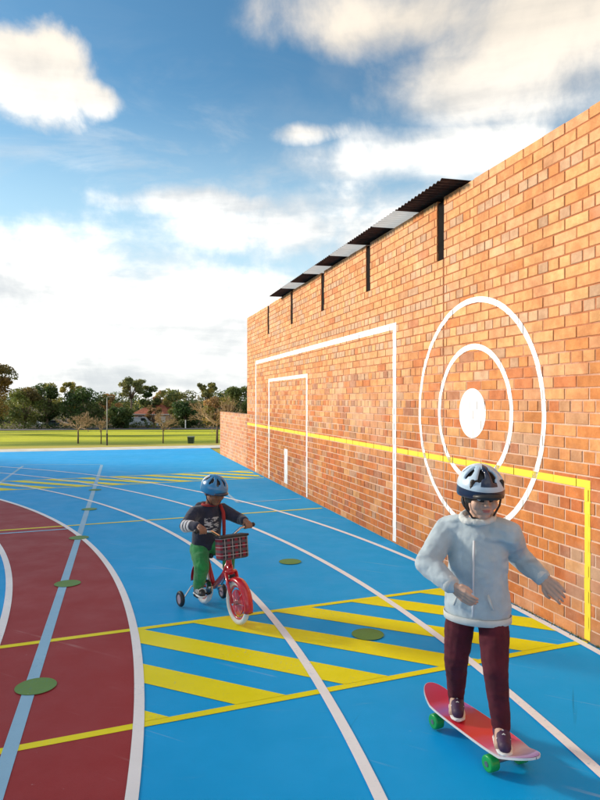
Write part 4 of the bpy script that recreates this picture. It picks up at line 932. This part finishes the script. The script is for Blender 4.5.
def deck_sheet(b, grow, z0, z1):
    n = 44; mrows = 8; V = []
    for zz in (z0, z1):
        for i in range(n + 1):
            tx_ = math.sin(math.pi * (i / n - .5)); x = (.385 + grow) * tx_; wy = (.098 + grow) * max(0.0, 1 - abs(tx_) ** 3.4) ** .5 + .0015
            for j in range(mrows + 1): y = wy * (-1 + 2 * j / mrows); V.append((x, y, .088 + max(0, abs(x) - .255) * .38 + .006 * (y / .1) ** 2 + zz))
    k = (n + 1) * (mrows + 1); q = mrows + 1; F = []
    for i in range(n):
        for j in range(mrows): F += [(i * q + j, i * q + j + 1, (i + 1) * q + j + 1, (i + 1) * q + j), (k + i * q + j, k + (i + 1) * q + j, k + (i + 1) * q + j + 1, k + i * q + j + 1)]
        F += [(i * q, (i + 1) * q, k + (i + 1) * q, k + i * q), (i * q + mrows, k + i * q + mrows, k + (i + 1) * q + mrows, (i + 1) * q + mrows)]
    b.add(V, F)
b = MB(); deck_sheet(b, 0, -.010, -.0005); b.build('deck', M['dwhite'], skate, auto=40)
b = MB(); deck_sheet(b, -.004, 0, .002); b.build('grip_sheet', M['deck'], skate, auto=40)
for x in (-.20, .20):
    b = MB(); b.box((x - .04, -.026, .070), (x + .04, .026, .0775)); b.tube([(x, 0, .072), (x - .01 * (1 if x > 0 else -1), 0, .045)], [.022, .016], 12); b.cyl((x, -.075, .036), (x, .075, .036), .010, 12); b.build('truck', M['truck'], skate, auto=35)
    for s in (-1, 1):
        b = MB(); b.cyl((x, s * .082 - .024, .036), (x, s * .082 + .024, .036), .036, 28); wh = b.build('wheel', M['wheelgreen'], skate, bevel=0, auto=40)
        bv = wh.modifiers.new('b', 'BEVEL'); bv.width = .007; bv.segments = 3; bv.limit_method = 'ANGLE'
        b = MB(); b.cyl((x, s * .082 - .026, .036), (x, s * .082 + .026, .036), .012, 14); b.build('bearing', M['truck'], wh, auto=40)

O = Vector((SB.x, SB.y, 0))
def L3(p): return Vector(p) - O
FW = Vector((-.42, -.905, 0)).normalized(); LF = Vector((-FW.y, FW.x, 0))            # the way the chest faces, and the child's left
pel = Vector((.835, 3.02, .655)); hR, hL = pel - LF * .072 + Vector((0, 0, .0)), pel + LF * .072
aR, aL = Vector((.772, 3.165, .168)), Vector((.900, 2.865, .168))
kR, aR = ik(hR, aR, .265, .250, FW); kL, aL = ik(hL, aL, .265, .250, FW)
chest = Vector((.832, 3.00, .90)); neck = Vector((.828, 2.99, 1.045)); SHC = (.836, 2.965, 1.185); SHF = frame((.05, -.97, -.16)); SK = 1.06
sR, sL = chest - LF * .140 + Vector((0, 0, .105)), chest + LF * .140 + Vector((0, 0, .105))
eR, wR = ik(sR, (.675, 2.83, .800), .205, .175, (-1, .15, -.35)); eL, wL = ik(sL, (1.12, 2.945, .80), .205, .175, (.4, .7, -.6))
f = Flesh(); z3 = Vector((0, 0, 1))
f.loft([(L3(pel) - z3 * .05, LF * .080, FW * .062), (L3(pel) + z3 * .04, LF * .098, FW * .072), (L3(pel).lerp(L3(chest), .5), LF * .100, FW * .075), (L3(chest) + z3 * .03, LF * .120, FW * .080), (L3(chest) + z3 * .11, LF * .090, FW * .060)])
f.chain([L3(chest) + z3 * .10, L3(neck), L3(SHC) + Vector((0, .005, -.05))], [.055, .042, .045]); head(f, L3(SHC), SHF, SK)
for s_, e_, w_2, h_, k_, a_ in ((sR, eR, wR, hR, kR, aR), (sL, eL, wL, hL, kL, aL)):
    f.chain([L3(chest).lerp(L3(s_), .5) + z3 * .05, L3(s_), L3(e_), L3(w_2)], [.05, .045, .034, .023]); f.chain([L3(h_), L3(k_), L3(a_)], [.058, .046, .032]); f.cap(L3(a_), L3(a_) + FW * .08 - z3 * .05, .028, .022)
relaxed_hand(f, L3(wR), (wR - eR).normalized() + Vector((.25, .1, -.2)), (.5, .75, -.1), (.1, -.55, .8), 1.0, .6)
relaxed_hand(f, L3(wL), (wL - eL).normalized() + Vector((.1, -.1, -.1)), (.1, .95, -.2), (-.62, .05, -.75), 1.0, .5)
sk = f.fuse('person', M['skin_fair'], None, .0031, 2, loc=(SB.x, SB.y, .007))
tag(sk, 'child in pale blue jacket and maroon trousers standing on the skateboard', 'person')
face(sk, SHC, SHF, SK, O, M['lip_fair'], M['hair'])
f = Flesh(); f.ball(L3(SHC) + SHF @ Vector((-.012, 0, .030)) * SK, Vector((.099, .084, .090)) * SK, 18, 14, SHF); f.ball(L3(SHC) + SHF @ Vector((-.055, 0, -.04)) * SK, Vector((.05, .068, .06)) * SK, 14, 10, SHF)
for k in range(9): yy = (k - 4) * .0155; f.cap(L3(SHC) + SHF @ Vector((.070, yy, .078)) * SK, L3(SHC) + SHF @ Vector((.090 - abs(yy) * .35, yy * 1.12, .030 + .006 * (k % 2))) * SK, .012, .006, 8)
hair_ = f.mesh('hair', True); bm = bmesh.new(); bm.from_mesh(hair_); bmesh.ops.recalc_face_normals(bm, faces=bm.faces); bm.to_mesh(hair_); bm.free()
bm = bmesh.new(); bm.from_mesh(hair_); hb = link('hair', hair_, M['hair'], sk); bm.free()
helmet(sk, SHC, SHF, SK, O, M['hice'], M['hnavy'], M['black'], lambda i, j: j in (31, 0, 30, 1, 15, 16) and i < 7 or i == 8)
f = Flesh()   # jacket
hem = L3(pel) - z3 * .035
f.loft([(hem - z3 * .015, LF * .148, FW * .114), (hem + z3 * .05, LF * .155, FW * .120), (L3(pel).lerp(L3(chest), .5), LF * .138, FW * .106), (L3(chest), LF * .138, FW * .102), (L3(chest) + z3 * .09, LF * .136, FW * .088), (L3(chest) + z3 * .135, LF * .090, FW * .072), (L3(neck) + z3 * .035, LF * .070, FW * .068)])
for s_, e_, w_2 in ((sR, eR, wR), (sL, eL, wL)):
    q = L3(w_2) - (w_2 - e_) * .10; f.chain([L3(chest).lerp(L3(s_), .6) + z3 * .055, L3(s_), L3(s_).lerp(L3(e_), .55), L3(e_), L3(e_).lerp(q, .6), q], [.066, .064, .060, .055, .050, .040])
f.fuse('jacket', M['jkt'], sk, .0062, 5, .011, .045)
b = MB(); n = 36; V = []
for zz, gr in ((-.026, 1.0), (-.025, 1.015), (.004, 1.02), (.006, 1.0)): V += [hem + z3 * zz + (LF * .154 * math.cos(2 * math.pi * j / n) + FW * .121 * math.sin(2 * math.pi * j / n)) * gr for j in range(n)]
b.add(V, [(i * n + j, i * n + (j + 1) % n, ((i + 1) % 4) * n + (j + 1) % n, ((i + 1) % 4) * n + j) for i in range(4) for j in range(n)]); b.build('hem_band', M['cream'], sk, smooth=True)
f = Flesh()   # rolled collar
for k in range(24):
    a, a2 = 2 * math.pi * k / 24, 2 * math.pi * (k + 1) / 24; f.cap(L3(neck) + z3 * (.034 - .016 * math.sin(a)) + LF * .072 * math.cos(a) + FW * .070 * math.sin(a), L3(neck) + z3 * (.034 - .016 * math.sin(a2)) + LF * .072 * math.cos(a2) + FW * .070 * math.sin(a2), .016, .016, 8)
f.fuse('collar', M['cream'], sk, .005, 3, .012, .03)
b = MB(); b.tube([L3(pel).lerp(L3(chest), t_) + FW * (.122 - .012 * abs(t_ - .3)) + z3 * (.11 * max(0, t_ - .9)) for t_ in (-.08, .2, .5, .8, 1.0)] + [L3(chest) + z3 * .085 + FW * .100], .0045, 6); b.build('zip', M['whitecloth'], sk, smooth=True)
for s in (-1, 1):
    c_ = L3(pel).lerp(L3(chest), .22) + LF * s * .075 + FW * .113; b = MB(); b.tube([c_ - z3 * .03 + LF * s * .012, c_ + z3 * .035 - LF * s * .010], [.005, .005], 6); b.build('pocket_welt', M['cream'], sk, smooth=True)
for w_2, e_ in ((wR, eR), (wL, eL)):
    d = (w_2 - e_).normalized(); q = L3(w_2) - d * .014; b = MB(); b.tube([q - d * .020, q - d * .012, q + d * .010, q + d * .014], [.038, .0400, .0385, .032], 20); b.build('cuff', M['cream'], sk, smooth=True)
f = Flesh()   # trousers
f.loft([(L3(pel) - z3 * .075, LF * .095, FW * .080), (L3(pel) - z3 * .02, LF * .118, FW * .092), (L3(pel) + z3 * .06, LF * .110, FW * .088)])
for h_, k_, a_ in ((hR, kR, aR), (hL, kL, aL)): f.chain([L3(h_) - z3 * .03, L3(h_).lerp(L3(k_), .55), L3(k_), L3(k_).lerp(L3(a_), .5), L3(a_) + z3 * .0], [.070, .069, .057, .049, .041])
f.fuse('trousers', M['maroon'], sk, .006, 6, .008, .04)
for a_ in (aR, aL):
    an = L3(a_); d = (FW + Vector((.25, -.1, 0))).normalized(); sd_ = Vector((-d.y, d.x, 0))
    f = Flesh(); f.chain([an, an - z3 * .030 - d * .012, an - z3 * .034 + d * .05, an - z3 * .040 + d * .105], [.038, .038, .036, .028]); sh_ = f.fuse('shoe', M['shoepurple'], sk, .0045, 4)
    f = Flesh(); f.loft([(an - z3 * .064 - d * .052, sd_ * .026, z3 * .010), (an - z3 * .064 - d * .02, sd_ * .038, z3 * .012), (an - z3 * .064 + d * .06, sd_ * .040, z3 * .012), (an - z3 * .063 + d * .115, sd_ * .034, z3 * .011), (an - z3 * .062 + d * .137, sd_ * .014, z3 * .007)]); f.fuse('sole', M['shoewhite'], sh_, .0045, 2)
    for q in (.02, .045, .07):
        b = MB(); c_ = an + d * q - z3 * .03; b.tube([c_ + sd_ * -.03 + z3 * .005, c_ + z3 * (.040 - .16 * q), c_ + sd_ * .03 + z3 * .005], .0032, 6); b.build('lace', M['shoewhite'], sh_, smooth=True)
